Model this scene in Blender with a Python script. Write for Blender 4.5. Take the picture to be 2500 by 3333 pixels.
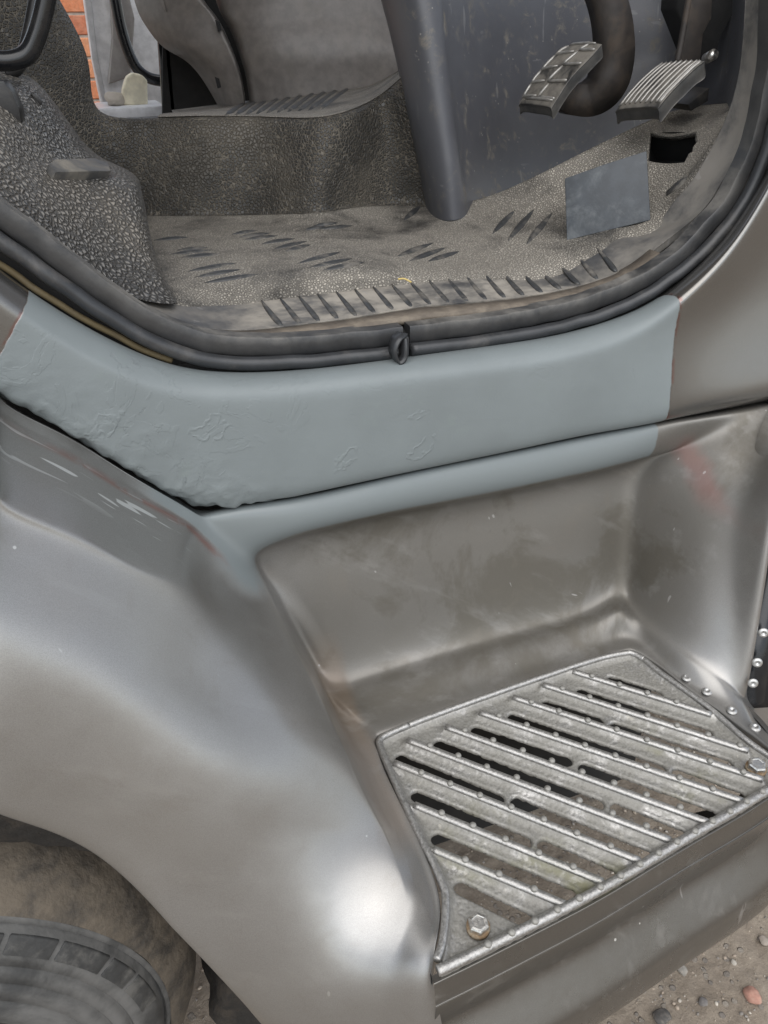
import bpy, bmesh, math, random
import numpy as np
from mathutils import Vector, Matrix, noise as mnoise
random.seed(7); rng = np.random.default_rng(7)
S = bpy.context.scene
for o in list(bpy.data.objects): bpy.data.objects.remove(o)
COL = S.collection
rad = math.radians

# ---------------------------------------------------------------- camera, sky, sun, exposure
PITCH, YAW, ROLL = 32.0, 20.0, -1.0
F_PX, PW, PH = 2500.0, 2500.0, 3333.0
CAM = np.array([-0.24889, -0.67947, 1.07162])
def _axes():
    p, y, r = np.radians([PITCH, YAW, ROLL])
    f = np.array([np.sin(y)*np.cos(p), np.cos(y)*np.cos(p), -np.sin(p)])
    rt = np.array([np.cos(y), -np.sin(y), 0.0]); up = np.cross(rt, f)
    return np.cos(r)*rt+np.sin(r)*up, -np.sin(r)*rt+np.cos(r)*up, f
RT, UP, FW = _axes()
cam_d = bpy.data.cameras.new('camera'); cam = bpy.data.objects.new('camera', cam_d); COL.objects.link(cam)
cam_d.sensor_fit = 'HORIZONTAL'; cam_d.sensor_width = 36.0; cam_d.lens = 36.0*F_PX/PW
cam_d.clip_start = 0.02; cam_d.clip_end = 3000
cam.matrix_world = Matrix(((RT[0], UP[0], -FW[0], CAM[0]), (RT[1], UP[1], -FW[1], CAM[1]), (RT[2], UP[2], -FW[2], CAM[2]), (0, 0, 0, 1)))
S.camera = cam

SUN_EL, SUN_AZ = 57.0, 198.0        # azimuth: clockwise from +Y (into the van); ~180 = behind the camera
W = bpy.data.worlds.new('World'); S.world = W; W.use_nodes = True
wn, wl = W.node_tree.nodes, W.node_tree.links
wn.clear()
sky = wn.new('ShaderNodeTexSky'); sky.sky_type = 'NISHITA'; sky.sun_disc = False
sky.sun_elevation = rad(SUN_EL); sky.sun_rotation = rad(SUN_AZ); sky.dust_density = 0.6; sky.air_density = 1.0; sky.ozone_density = 1.0
hs = wn.new('ShaderNodeHueSaturation'); hs.inputs['Saturation'].default_value = 0.36
bg = wn.new('ShaderNodeBackground'); bg.inputs['Strength'].default_value = 0.10
wo = wn.new('ShaderNodeOutputWorld')
wl.new(sky.outputs[0], hs.inputs['Color']); wl.new(hs.outputs[0], bg.inputs['Color']); wl.new(bg.outputs[0], wo.inputs['Surface'])
sd = bpy.data.lights.new('sun', 'SUN'); so = bpy.data.objects.new('sun', sd); COL.objects.link(so)
sd.energy = 1.5; sd.angle = rad(84); sd.color = (1.0, 0.965, 0.915)
a, e = rad(SUN_AZ), rad(SUN_EL)
sdir = Vector((math.sin(a)*math.cos(e), math.cos(a)*math.cos(e), math.sin(e)))
so.rotation_euler = sdir.to_track_quat('Z', 'Y').to_euler(); so.location = (-1, -3, 5)
S.view_settings.view_transform = 'Standard'; S.view_settings.look = 'None'; S.view_settings.gamma = 1
S.view_settings.use_curve_mapping = False; S.view_settings.exposure = 0.98

# ---------------------------------------------------------------- helpers
GROUND = -0.13
def ray(x, y): return RT*(x-PW/2)/F_PX-UP*(y-PH/2)/F_PX+FW
def onY(x, y, Y): d = ray(x, y); return CAM+d*(Y-CAM[1])/d[1]
def onZ(x, y, Z): d = ray(x, y); return CAM+d*(Z-CAM[2])/d[2]
def onX(x, y, X): d = ray(x, y); return CAM+d*(X-CAM[0])/d[0]
def PT(t):
    """(x, y, Y): a measured point at depth Y; ('z', x, y, Z): on a level; ('w', X, Y, Z): world"""
    if t[0] == 'z': return onZ(t[1], t[2], t[3])
    if t[0] == 'x': return onX(t[1], t[2], t[3])
    if t[0] == 'w': return np.array(t[1:], float)
    return onY(*t)
def obj(name, me, mat=None, parent=None, smooth=True):
    o = bpy.data.objects.new(name, me); COL.objects.link(o)
    if mat is not None and not me.materials: me.materials.append(mat)
    if parent is not None: o.parent = parent
    if smooth: me.shade_smooth()
    return o
def empty(name, loc=(0, 0, 0), label=None, cat=None, group=None):
    o = bpy.data.objects.new(name, None); COL.objects.link(o); o.location = loc
    if label: o['label'] = label
    if cat: o['category'] = cat
    if group: o['group'] = group
    return o
def tag(o, label=None, cat=None, group=None, kind=None):
    if label: o['label'] = label
    if cat: o['category'] = cat
    if group: o['group'] = group
    if kind: o['kind'] = kind
    return o
def mesh_from(name, V, Fc):
    me = bpy.data.meshes.new(name); me.from_pydata([tuple(map(float, v)) for v in V], [], [tuple(map(int, f)) for f in Fc]); me.update(); return me
def recalc(me):
    bm = bmesh.new(); bm.from_mesh(me); bmesh.ops.recalc_face_normals(bm, faces=bm.faces); bm.to_mesh(me); bm.free(); return me
def cage(name, grids, mat, parent=None, levels=3, solid=0.0, up=None, extra=None):
    """smooth surface (Catmull-Clark) that passes through the given grids of points; grids may share points"""
    V, key, Q = [], {}, []
    for g in grids:
        g = [[PT(p) if not isinstance(p, np.ndarray) else p for p in row] for row in g]
        idx = []
        for row in g:
            r = []
            for p in row:
                k = tuple(np.round(p, 5))
                if k not in key: key[k] = len(V); V.append(np.array(p, float))
                r.append(key[k])
            idx.append(r)
        for i in range(len(idx)-1):
            for j in range(len(idx[0])-1):
                q = [idx[i][j], idx[i][j+1], idx[i+1][j+1], idx[i+1][j]]
                q = [x for n_, x in enumerate(q) if x not in q[:n_]]
                if len(q) > 2: Q.append(q)
    V = np.array(V); n = len(V)
    from collections import Counter
    ec = Counter()
    for f in Q:
        for a_, b_ in zip(f, f[1:]+f[:1]): ec[tuple(sorted((a_, b_)))] += 1
    nb = [set() for _ in range(n)]; bn = [set() for _ in range(n)]; fo = [[] for _ in range(n)]; nf = [0]*n
    for (a_, b_), c in ec.items():
        nb[a_].add(b_); nb[b_].add(a_)
        if c == 1: bn[a_].add(b_); bn[b_].add(a_)
    for f in Q:
        m = len(f)
        for i, v in enumerate(f):
            nf[v] += 1
            if m == 4: fo[v].append(f[(i+2) % 4])
    T = V.copy(); C = V.copy()
    for it in range(60):
        L = C.copy()
        for v in range(n):
            if bn[v]:
                if nf[v] == 1: continue
                b = list(bn[v]); L[v] = (4*C[v]+C[b[0]]+C[b[1]])/6 if len(b) == 2 else C[v]
            else:
                k = len(nb[v])
                if len(fo[v]) == k: L[v] = (k*k*C[v]+4*sum(C[i] for i in nb[v])+sum(C[i] for i in fo[v]))/(k*(k+5))
        C += 0.8*(T-L)
    me = mesh_from(name, C, Q); recalc(me)
    o = obj(name, me, mat, parent)
    if up is not None:
        s = sum((p.normal.dot(Vector(up))*p.area for p in me.polygons))
        if s < 0: me.flip_normals()
    m = o.modifiers.new('subdivision', 'SUBSURF'); m.levels = levels; m.render_levels = levels
    m.boundary_smooth = 'PRESERVE_CORNERS'
    if solid:
        s = o.modifiers.new('thickness', 'SOLIDIFY'); s.thickness = solid; s.offset = -1
    return o
def bake(o):
    dg = bpy.context.evaluated_depsgraph_get(); dg.update()
    me = bpy.data.meshes.new_from_object(o.evaluated_get(dg)); o.modifiers.clear(); o.data = me; me.shade_smooth(); return o
def crom(pts, n=12, closed=False):
    P = np.array(pts, float); out = []
    m = len(P); rngi = range(m if closed else m-1)
    for i in rngi:
        p0 = P[(i-1) % m] if closed or i > 0 else 2*P[0]-P[1]
        p1 = P[i]; p2 = P[(i+1) % m]; p3 = P[(i+2) % m] if closed or i+2 < m else 2*P[-1]-P[-2]
        for t in np.linspace(0, 1, n, endpoint=False):
            out.append(0.5*((2*p1)+(-p0+p2)*t+(2*p0-5*p1+4*p2-p3)*t*t+(-p0+3*p1-3*p2+p3)*t**3))
    if not closed: out.append(P[-1])
    return np.array(out)
def sweep(name, path, prof, mat, parent=None, ref=(0, -1, 0), cap=True, wob=0.0, scale=None):
    """sweep a closed 2-D profile [(a, b)]: a along ref (made square to the path), b sideways"""
    path = np.array(path); n = len(path); m = len(prof); V, Fc = [], []
    T = np.gradient(path, axis=0); T /= np.linalg.norm(T, axis=1)[:, None]
    for i in range(n):
        r = np.array(ref, float); r -= T[i]*(r@T[i]); r /= np.linalg.norm(r); s = np.cross(T[i], r)
        k = 1.0 if scale is None else scale[i]
        dw = wob*mnoise.noise(Vector(path[i]*35)) if wob else 0.0
        for a_, b_ in prof: V.append(path[i]+r*(a_*k+dw)+s*(b_*k+dw*.6))
    for i in range(n-1):
        for j in range(m): Fc.append((i*m+j, i*m+(j+1) % m, (i+1)*m+(j+1) % m, (i+1)*m+j))
    if cap: Fc += [tuple(range(m))[::-1], tuple(range((n-1)*m, n*m))]
    return obj(name, recalc(mesh_from(name, V, Fc)), mat, parent)
def circ(r, n=12, sx=1.0, sy=1.0): return [(r*sx*math.cos(2*math.pi*i/n), r*sy*math.sin(2*math.pi*i/n)) for i in range(n)]
def tube(name, path, r, mat, parent=None, n=14, **k): return sweep(name, path, circ(r, n), mat, parent, ref=k.pop('ref', (0.13, -0.9, 0.37)), **k)
def rounded(bm, w, seg=2): bmesh.ops.bevel(bm, geom=bm.edges[:], offset=w, segments=seg, affect='EDGES', profile=.6)
def prism(name, top, depth_vec, mat, parent=None, bev=0.0, seg=2, smooth=True):
    """solid from a polygon (ordered points) and an offset vector"""
    bm = bmesh.new(); A = [bm.verts.new(tuple(p)) for p in top]; B = [bm.verts.new(tuple(np.array(p)+depth_vec)) for p in top]
    bm.faces.new(A); bm.faces.new(B[::-1]); n = len(A)
    for i in range(n): bm.faces.new((A[i], B[i], B[(i+1) % n], A[(i+1) % n]))
    bmesh.ops.recalc_face_normals(bm, faces=bm.faces)
    if bev: bmesh.ops.bevel(bm, geom=bm.edges[:], offset=bev, segments=seg, affect='EDGES', profile=.6, clamp_overlap=True)
    me = bpy.data.meshes.new(name); bm.to_mesh(me); bm.free()
    o = obj(name, me, mat, parent, smooth)
    if smooth: me.set_sharp_from_angle(angle=rad(40))
    return o
def box(name, c, h, mat, parent=None, bev=0.003, rot=None):
    bm = bmesh.new(); bmesh.ops.create_cube(bm, size=1)
    for v in bm.verts: v.co = Vector((v.co.x*h[0], v.co.y*h[1], v.co.z*h[2]))
    if bev: rounded(bm, bev)
    if rot is not None: bmesh.ops.transform(bm, matrix=rot.to_4x4(), verts=bm.verts)
    bmesh.ops.translate(bm, vec=Vector(c), verts=bm.verts)
    me = bpy.data.meshes.new(name); bm.to_mesh(me); bm.free(); o = obj(name, me, mat, parent); me.set_sharp_from_angle(angle=rad(40)); return o

# ---------------------------------------------------------------- materials
class NT:
    def __init__(s, name):
        s.m = bpy.data.materials.new(name); s.m.use_nodes = True; s.t = s.m.node_tree; s.n = s.t.nodes; s.l = s.t.links
        s.n.clear(); s.out = s.n.new('ShaderNodeOutputMaterial'); s.b = s.n.new('ShaderNodeBsdfPrincipled'); s.l.new(s.b.outputs[0], s.out.inputs[0])
        s.tc = s.n.new('ShaderNodeTexCoord'); s.co = s.tc.outputs['Object']
    def set(s, **k):
        for a_, v in k.items():
            i = s.b.inputs[a_.replace('_', ' ')]
            if hasattr(v, 'is_output') or isinstance(v, bpy.types.NodeSocket): s.l.new(v, i)
            else: i.default_value = (v+(1,)) if isinstance(v, tuple) and len(v) == 3 else v
        return s
    def _in(s, sock, v):
        if isinstance(v, bpy.types.NodeSocket): s.l.new(v, sock)
        else: sock.default_value = (v+(1,)) if isinstance(v, tuple) and len(v) == 3 and sock.type == 'RGBA' else v
    def noise(s, scale, detail=5, rough=.6, dist=0.0, co=None, out='Fac'):
        n = s.n.new('ShaderNodeTexNoise'); s.l.new(co or s.co, n.inputs['Vector']); n.inputs['Scale'].default_value = scale
        n.inputs['Detail'].default_value = detail; n.inputs['Roughness'].default_value = rough; n.inputs['Distortion'].default_value = dist
        return n.outputs[out]
    def voro(s, scale, feature='F1', co=None, out='Distance', rnd=1.0, smooth=.3):
        n = s.n.new('ShaderNodeTexVoronoi'); n.feature = feature; s.l.new(co or s.co, n.inputs['Vector']); n.inputs['Scale'].default_value = scale
        n.inputs['Randomness'].default_value = rnd
        if feature == 'SMOOTH_F1': n.inputs['Smoothness'].default_value = smooth
        return n.outputs[out]
    def map(s, v, a_, b_, c=0.0, d=1.0, smooth=True):
        n = s.n.new('ShaderNodeMapRange'); n.interpolation_type = 'SMOOTHSTEP' if smooth else 'LINEAR'
        s._in(n.inputs['Value'], v); 
        for k, x in zip(('From Min', 'From Max', 'To Min', 'To Max'), (a_, b_, c, d)): s._in(n.inputs[k], x)
        return n.outputs[0]
    def math(s, op, a_, b_=0.0, c=0.0, clamp=False):
        n = s.n.new('ShaderNodeMath'); n.operation = op; n.use_clamp = clamp
        for i, v in enumerate((a_, b_, c)):
            s._in(n.inputs[i], v)
        return n.outputs[0]
    def mix(s, f, a_, b_, blend='MIX'):
        n = s.n.new('ShaderNodeMix'); n.data_type = 'RGBA'; n.blend_type = blend
        s._in(n.inputs[0], f); s._in(n.inputs[6], a_); s._in(n.inputs[7], b_); return n.outputs[2]
    def fmix(s, f, a_, b_):
        n = s.n.new('ShaderNodeMix'); n.data_type = 'FLOAT'; s._in(n.inputs[0], f); s._in(n.inputs[2], a_); s._in(n.inputs[3], b_); return n.outputs[0]
    def xyz(s, co=None):
        n = s.n.new('ShaderNodeSeparateXYZ'); s.l.new(co or s.co, n.inputs[0]); return n.outputs
    def stretch(s, sc, rot=(0, 0, 0), loc=(0, 0, 0)):
        n = s.n.new('ShaderNodeMapping'); s.l.new(s.co, n.inputs[0]); n.inputs['Scale'].default_value = sc; n.inputs['Rotation'].default_value = rot; n.inputs['Location'].default_value = loc; return n.outputs[0]
    def along(s, sc, rot=(0, 0, 0)):
        n = s.n.new('ShaderNodeMapping'); n.vector_type = 'TEXTURE'; s.l.new(s.co, n.inputs[0]); n.inputs['Scale'].default_value = sc; n.inputs['Rotation'].default_value = rot; return n.outputs[0]
    def bump(s, h, strength=.5, dist=.001, normal=None):
        n = s.n.new('ShaderNodeBump'); n.inputs['Strength'].default_value = strength; n.inputs['Distance'].default_value = dist
        s.l.new(h, n.inputs['Height'])
        if normal is not None: s.l.new(normal, n.inputs['Normal'])
        s.l.new(n.outputs[0], s.b.inputs['Normal']); return n.outputs[0]
    def up(s):
        g = s.n.new('ShaderNodeNewGeometry'); n = s.n.new('ShaderNodeSeparateXYZ'); s.l.new(g.outputs['Normal'], n.inputs[0]); return n.outputs[2]
    def pnt(s): 
        g = s.n.new('ShaderNodeNewGeometry'); return g.outputs['Pointiness']
SILVER = (0.33, 0.325, 0.316)
def silver_nodes(m, SILVER=SILVER):
    """worn metallic paint: colour, roughness and bump sockets"""
    x, y, z = m.xyz()
    blot = m.noise(9, 6, .62); fine = m.noise(1400, 2, .5); 
    cloud = m.map(m.noise(5, 4, .6), .35, .7)
    dirt = m.map(m.noise(22, 8, .7, .6), .52, .75)
    col = m.mix(m.map(fine, .3, .7), tuple(c*.90 for c in SILVER), tuple(min(1, c*1.12) for c in SILVER))
    col = m.mix(m.math('MULTIPLY', cloud, .35), col, tuple(c*k for c, k in zip(SILVER, (.86, .83, .78))))
    scr = m.noise(60, 3, .6, co=m.stretch((1, .3, .12), (0.3, .2, .9)))
    return col, dirt, blot, scr, (x, y, z), fine
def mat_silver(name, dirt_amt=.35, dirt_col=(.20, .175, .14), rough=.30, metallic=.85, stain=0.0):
    m = NT(name); col, dirt, blot, scr, xyz, fine = silver_nodes(m, (.175, .167, .154))  # darker copy of the wing silver: dark reflections put into the base colour
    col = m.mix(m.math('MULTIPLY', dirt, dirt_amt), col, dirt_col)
    r = m.math('ADD', m.map(blot, .3, .75, rough-.05, rough+.12), m.math('MULTIPLY', dirt, .22*dirt_amt/.35))
    sc = m.map(scr, .70, .73, 0, 1)
    col = m.mix(m.math('MULTIPLY', sc, .35), col, (.62, .61, .60))
    spots = m.map(m.voro(46), .05, .08, 1, 0)
    col = m.mix(m.math('MULTIPLY', spots, m.map(m.noise(7, 2), .55, .6)), col, (.66, .65, .62))
    met = m.math('SUBTRACT', metallic, m.math('MULTIPLY', dirt, .5*dirt_amt/.35))
    m.set(Base_Color=col, Metallic=met, Roughness=r, Coat_Weight=.25, Coat_Roughness=.22)
    m.bump(m.math('ADD', m.math('MULTIPLY', m.noise(28, 3, .5), 1.0), m.math('MULTIPLY', fine, .02)), .25, .0016)
    return m
PRIMER = (0.186, 0.211, 0.216)
def mat_sill():
    m = NT('grey_primer_over_silver'); col, dirt, blot, scr, (x, y, z), fine = silver_nodes(m, (.22, .215, .206))
    # masked repair area: between two slanting tape lines
    wob = m.math('MULTIPLY', m.math('SUBTRACT', m.noise(90, 3), .5), .004)
    right = m.math('ADD', m.math('ADD', x, m.math('MULTIPLY', m.math('SUBTRACT', z, .66), 0.02)), wob)
    mr = m.map(right, .3565, .3580, 1, 0)
    left = m.math('SUBTRACT', m.math('ADD', x, wob), m.math('MULTIPLY', m.math('SUBTRACT', z, .846), .80))
    ml = m.map(left, -.3405, -.3390, 0, 1)
    mask = m.math('MULTIPLY', mr, ml)
    red = m.math('MAXIMUM', m.math('MULTIPLY', m.map(right, .3572, .3578, 0, 1), m.map(right, .3590, .3625, 1, 0)),
                 m.math('MULTIPLY', m.map(left, -.3398, -.3402, 0, 1), m.map(left, -.3440, -.3420, 0, 1)))
    red = m.math('MULTIPLY', red, m.map(m.noise(60, 3), .45, .55))
    pc = m.mix(m.map(m.noise(7, 4, .6), .3, .7), tuple(c*.95 for c in PRIMER), tuple(c*1.07 for c in PRIMER))
    pc = m.mix(m.math('MULTIPLY', m.map(m.noise(30, 5, .7), .56, .72), .35), pc, (.20, .235, .225))
    tape = m.mix(m.math('MULTIPLY', dirt, .2), col, (.22, .19, .15))
    tape = m.mix(m.math('MULTIPLY', red, .5), tape, (.22, .09, .075))
    m.set(Base_Color=m.mix(mask, tape, pc), Metallic=m.math('MULTIPLY', m.math('SUBTRACT', 1.0, mask), .85),
          Roughness=m.fmix(mask, .27, m.map(blot, .3, .7, .40, .50)), Coat_Weight=m.math('MULTIPLY', m.math('SUBTRACT', 1.0, mask), .2))
    m.b.inputs['Specular IOR Level'].default_value = .45
    # filler blobs, flaking edges and orange peel in the primed area: heaviest towards the lower left edge
    zone = m.map(m.math('SUBTRACT', m.math('ADD', z, m.math('MULTIPLY', x, .92)), .535), -.005, .050, 1, 0)
    zone = m.math('MULTIPLY', zone, m.map(x, -.02, -.14, 0, 1))
    lump = m.math('MULTIPLY', m.math('MULTIPLY', zone, m.map(m.noise(14, 3), .38, .62)), m.noise(70, 5, .6, .3))
    flake = m.map(m.noise(26, 4, .6, 1.2), .555, .575)
    flakez = m.math('MULTIPLY', flake, m.map(m.noise(6, 2), .42, .55))
    edge = m.math('MULTIPLY', m.map(m.noise(34, 5, .62, 1.6), .60, .62), m.map(m.noise(11, 2, co=m.stretch((1, 1, 1), loc=(4, 2, 1))), .52, .58))
    # isolated blistered chips: raised outlines of old paint under the primer
    wv = m.n.new('ShaderNodeVectorMath'); wv.operation = 'MULTIPLY_ADD'; m.l.new(m.noise(45, 3, .6, out='Color'), wv.inputs[0]); wv.inputs[1].default_value = (.035, .035, .035); m.l.new(m.along((1.6, 1, .8), (0, -.5, 0)), wv.inputs[2])
    vd = m.voro(19, co=wv.outputs[0]); vc = m.n.new('ShaderNodeSeparateColor'); m.l.new(m.voro(19, co=wv.outputs[0], out='Color'), vc.inputs[0])
    ring = m.math('MULTIPLY', m.map(vd, .13, .17), m.map(vd, .19, .23, 1, 0)); pick = m.map(vc.outputs[0], .66, .68)
    chips = m.math('MULTIPLY', m.math('MULTIPLY', ring, pick), m.map(m.noise(60, 2), .38, .5))
    peel = m.math('ADD', m.math('MULTIPLY', m.noise(520, 2, .5), .05), m.math('ADD', m.math('MULTIPLY', chips, .16), m.math('MULTIPLY', m.noise(60, 3, .5, co=m.along((8, 1, 1), (0, .12, 0))), .10)))
    calm = m.map(x, .0, -.13, .18, .60); flakez = m.math('MULTIPLY', flakez, calm); edge = m.math('MULTIPLY', edge, calm)
    h = m.math('ADD', m.math('ADD', m.math('MULTIPLY', lump, .75), m.math('MULTIPLY', flakez, .12)), m.math('ADD', peel, m.math('ADD', m.math('MULTIPLY', edge, -.22), m.math('MULTIPLY', m.noise(16, 2), .25))))
    m.bump(m.math('MULTIPLY', h, m.fmix(mask, .05, 1.0)), .75, .0030)
    return m.m
def mat_wing():
    """lower body: silver, primer overspray along the top ledge, rust in the step well, darkened with dirt and painted-in reflections"""
    m = NT('worn_silver_wing'); col, dirt, blot, scr, (x, y, z), fine = silver_nodes(m)
    nz = m.math('SUBTRACT', m.noise(26, 5, .65), .5)
    grime_shade = m.math('MULTIPLY', m.map(x, -.14, -.07), m.map(y, -.16, -.06))           # inside the well: dirt plus its dark reflections put into the colour
    well = m.math('MULTIPLY', grime_shade, .72); grime_shade = m.math('MAXIMUM', well, m.math('MULTIPLY', grime_shade, m.map(m.noise(6, 6, .65, .5), .30, .62)))
    col = m.mix(m.math('MULTIPLY', grime_shade, .85), col, (.100, .090, .070))
    col = m.mix(m.math('MULTIPLY', dirt, .22), col, (.22, .195, .16))
    rz = m.math('MULTIPLY', m.map(m.math('ADD', m.math('ABSOLUTE', m.math('ADD', x, .078)), m.math('MULTIPLY', nz, .02)), .010, .028, 1, 0), m.map(z, .39, .47, 1, 0))
    rz = m.math('MULTIPLY', rz, m.map(y, -.27, -.21))
    col = m.mix(m.math('MULTIPLY', rz, .42), col, (.19, .125, .075))
    pk = m.math('MULTIPLY', m.map(m.math('ADD', m.math('ABSOLUTE', m.math('SUBTRACT', x, .40)), m.math('MULTIPLY', nz, .016)), .002, .014, 1, 0), m.map(m.math('ABSOLUTE', m.math('SUBTRACT', z, .605)), .01, .050, 1, 0))
    col = m.mix(m.math('MULTIPLY', pk, .32), col, (.34, .13, .11))
    sc = m.math('MAXIMUM', m.map(m.noise(110, 1, .5, co=m.along((9, 1, 1), (0.2, .5, 0))), .80, .83), m.map(m.noise(110, 1, .5, co=m.along((1, 1, 10), (0.1, -.25, 0))), .79, .82))
    col = m.mix(m.math('MULTIPLY', sc, .40), col, (.62, .61, .60))
    gouge = m.map(m.noise(150, 1, .5, co=m.along((11, 1.0, 1.0), (0, .695, 0))), .60, .64)
    gouge = m.math('MULTIPLY', m.math('MULTIPLY', gouge, m.map(y, -.075, -.045)), m.math('MULTIPLY', m.map(y, -.018, -.030), m.map(x, -.21, -.25)))
    col = m.mix(m.math('MULTIPLY', gouge, .85), col, (.80, .80, .79))
    haze = m.map(m.noise(34, 4, .6, co=m.along((5, 1, 1), (0, .6, 0))), .54, .70)
    col = m.mix(m.math('MULTIPLY', haze, .14), col, (.46, .455, .44))
    spots = m.map(m.voro(34), .035, .06, 1, 0)
    col = m.mix(m.math('MULTIPLY', spots, m.map(m.noise(9, 2), .60, .63)), col, (.62, .61, .58))
    # primer
    attr = m.n.new('ShaderNodeAttribute'); attr.attribute_name = 'primer'
    pm = m.map(m.math('ADD', attr.outputs['Fac'], m.math('MULTIPLY', nz, .30)), .26, .72)
    pm = m.math('MULTIPLY', pm, m.map(m.math('ADD', x, m.math('MULTIPLY', nz, .01)), .352, .3545, 1, 0))
    attr2 = m.n.new('ShaderNodeAttribute'); attr2.attribute_name = 'redline'
    rl = m.math('MULTIPLY', attr2.outputs['Fac'], m.map(m.noise(40, 3), .3, .5))
    col = m.mix(m.math('MULTIPLY', rl, .7), col, (.30, .12, .09))
    col = m.mix(pm, col, tuple(c*.98 for c in PRIMER))
    r = m.math('ADD', m.map(blot, .3, .75, .30, .42), m.math('ADD', m.math('MULTIPLY', grime_shade, .14), m.math('MULTIPLY', pm, .16)))
    met = m.math('MULTIPLY', m.math('SUBTRACT', .78, m.math('MULTIPLY', grime_shade, .40)), m.math('SUBTRACT', 1.0, pm))
    met = m.math('MULTIPLY', met, m.math('SUBTRACT', 1.0, m.math('MULTIPLY', rz, .5)))
    m.set(Base_Color=col, Metallic=met, Roughness=r, Coat_Weight=m.math('MULTIPLY', m.math('SUBTRACT', 1.0, grime_shade), .55), Coat_Roughness=.20)
    pits = m.math('MULTIPLY', grime_shade, m.noise(120, 5, .6))
    m.bump(m.math('ADD', m.math('ADD', m.noise(24, 2, .5), m.math('MULTIPLY', fine, .015)), m.math('MULTIPLY', pits, .25)), .22, .0016)
    return m.m
def mat_simple(name, col, rough=.5, metallic=0.0, dust=0.0, dustcol=(.33, .29, .235), dscale=14, bumps=(200, .15, .0006), up_dust=False, spec=.5, lo=.45, hi=.68):
    m = NT(name)
    d = m.map(m.noise(dscale, 7, .68, .3), lo, hi)
    if up_dust: d = m.math('MULTIPLY', d, m.map(m.up(), -.1, .8, .15, 1.0))
    d = m.math('MULTIPLY', d, dust)
    base = m.mix(m.map(m.noise(dscale*2.3, 4), .3, .7), tuple(c*.85 for c in col), tuple(min(1, c*1.15) for c in col))
    m.set(Base_Color=m.mix(d, base, dustcol), Roughness=m.fmix(d, rough, .9), Metallic=m.math('MULTIPLY', metallic, m.math('SUBTRACT', 1.0, d)))
    m.b.inputs['Specular IOR Level'].default_value = spec
    if bumps: m.bump(m.noise(bumps[0], 4, .6), bumps[1], bumps[2])
    return m.m
def mat_grain(name, base=(.028, .027, .026), dust=.6, dustcol=(.30, .265, .21), cell=210, depth=.0016, rough=.42, lo=.38, hi=.64, dscale=6, floor=True, valley=0.0, crest=1.35, vin=.30, cw=.32):
    """leather-grained black rubber with dust lying in and on it"""
    m = NT(name)
    warp = m.noise(60, 2, .5, out='Color')
    vm = m.n.new('ShaderNodeVectorMath'); vm.operation = 'MULTIPLY_ADD'; m.l.new(warp, vm.inputs[0]); vm.inputs[1].default_value = (.005, .005, .005); m.l.new(m.co, vm.inputs[2])
    v = m.voro(cell, 'DISTANCE_TO_EDGE', co=vm.outputs[0]); h = m.map(v, .0, cw)
    v2 = m.noise(cell*1.4, 2, .5)
    d = m.map(m.noise(dscale, 7, .66, .25), lo, hi)
    if floor: d = m.math('MULTIPLY', d, m.map(m.up(), .05, .75, .30, 1.0))
    d = m.math('MULTIPLY', d, dust)
    worn = m.math('MULTIPLY', m.map(m.noise(24, 5, .65), .5, .7), .35)
    dd = m.math('MULTIPLY', d, m.fmix(worn, m.fmix(h, vin, 1.0), .55))
    dd = m.math('MAXIMUM', dd, m.math('MULTIPLY', m.math('SUBTRACT', 1.0, h), m.math('MULTIPLY', valley, m.map(m.noise(15, 4), .3, .6, .35, 1))))
    b2 = m.mix(h, tuple(c*.40 for c in base), tuple(c*crest for c in base))  # shaded pits and bright crests of the grain put into the colour
    m.set(Base_Color=m.mix(dd, b2, dustcol), Roughness=m.fmix(dd, rough, .85))
    m.b.inputs['Specular IOR Level'].default_value = .5
    m.bump(m.math('ADD', h, m.math('MULTIPLY', v2, .25)), .85, depth)
    return m.m
def mat_alu():
    m = NT('cast_aluminium_with_algae'); x, y, z = m.xyz()
    n1 = m.noise(38, 8, .68, .4); n2 = m.noise(9, 5, .6); fine = m.noise(420, 5, .65)
    low = m.map(z, .3795, .3880, 1, 0)
    d = m.math('MULTIPLY', m.map(n1, .24, .54), m.map(low, 0, 1, .22, 1.0))
    alg = m.math('MULTIPLY', d, m.map(n2, .50, .68))
    alg = m.math('MULTIPLY', alg, m.map(y, -.17, -.26))
    col = m.mix(m.map(fine, .3, .7), (.32, .315, .305), (.56, .55, .535))
    col = m.mix(m.math('MULTIPLY', d, .62), col, (.165, .157, .128))
    col = m.mix(m.math('MULTIPLY', alg, .80), col, (.165, .160, .075))
    col = m.mix(m.math('MULTIPLY', m.map(m.noise(90, 4, .7), .64, .72), .7), col, (.44, .42, .37))
    m.set(Base_Color=col, Metallic=m.math('SUBTRACT', .92, m.math('MULTIPLY', d, .55)), Roughness=m.math('ADD', m.map(fine, .3, .7, .26, .44), m.math('MULTIPLY', d, .28)))
    m.bump(m.math('ADD', m.noise(360, 5, .7), m.math('MULTIPLY', n1, .2)), .5, .0009)
    return m.m
M = {}
M['sill'] = mat_sill(); M['wing'] = mat_wing(); M['skirt'] = mat_silver('dirty_shaded_silver_skirt', .30, (.17, .155, .13), .27, .78).m
M['seal'] = mat_simple('dusty_black_rubber', (.030, .031, .033), .38, dust=.95, dustcol=(.20, .19, .172), dscale=13, bumps=(160, .25, .0007), up_dust=True, lo=.36, hi=.66)
M['seal_clean'] = mat_simple('black_rubber_bulb', (.034, .036, .039), .34, dust=.26, dustcol=(.22, .20, .175), dscale=20, bumps=(200, .15, .0005), lo=.5, hi=.75)
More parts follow.
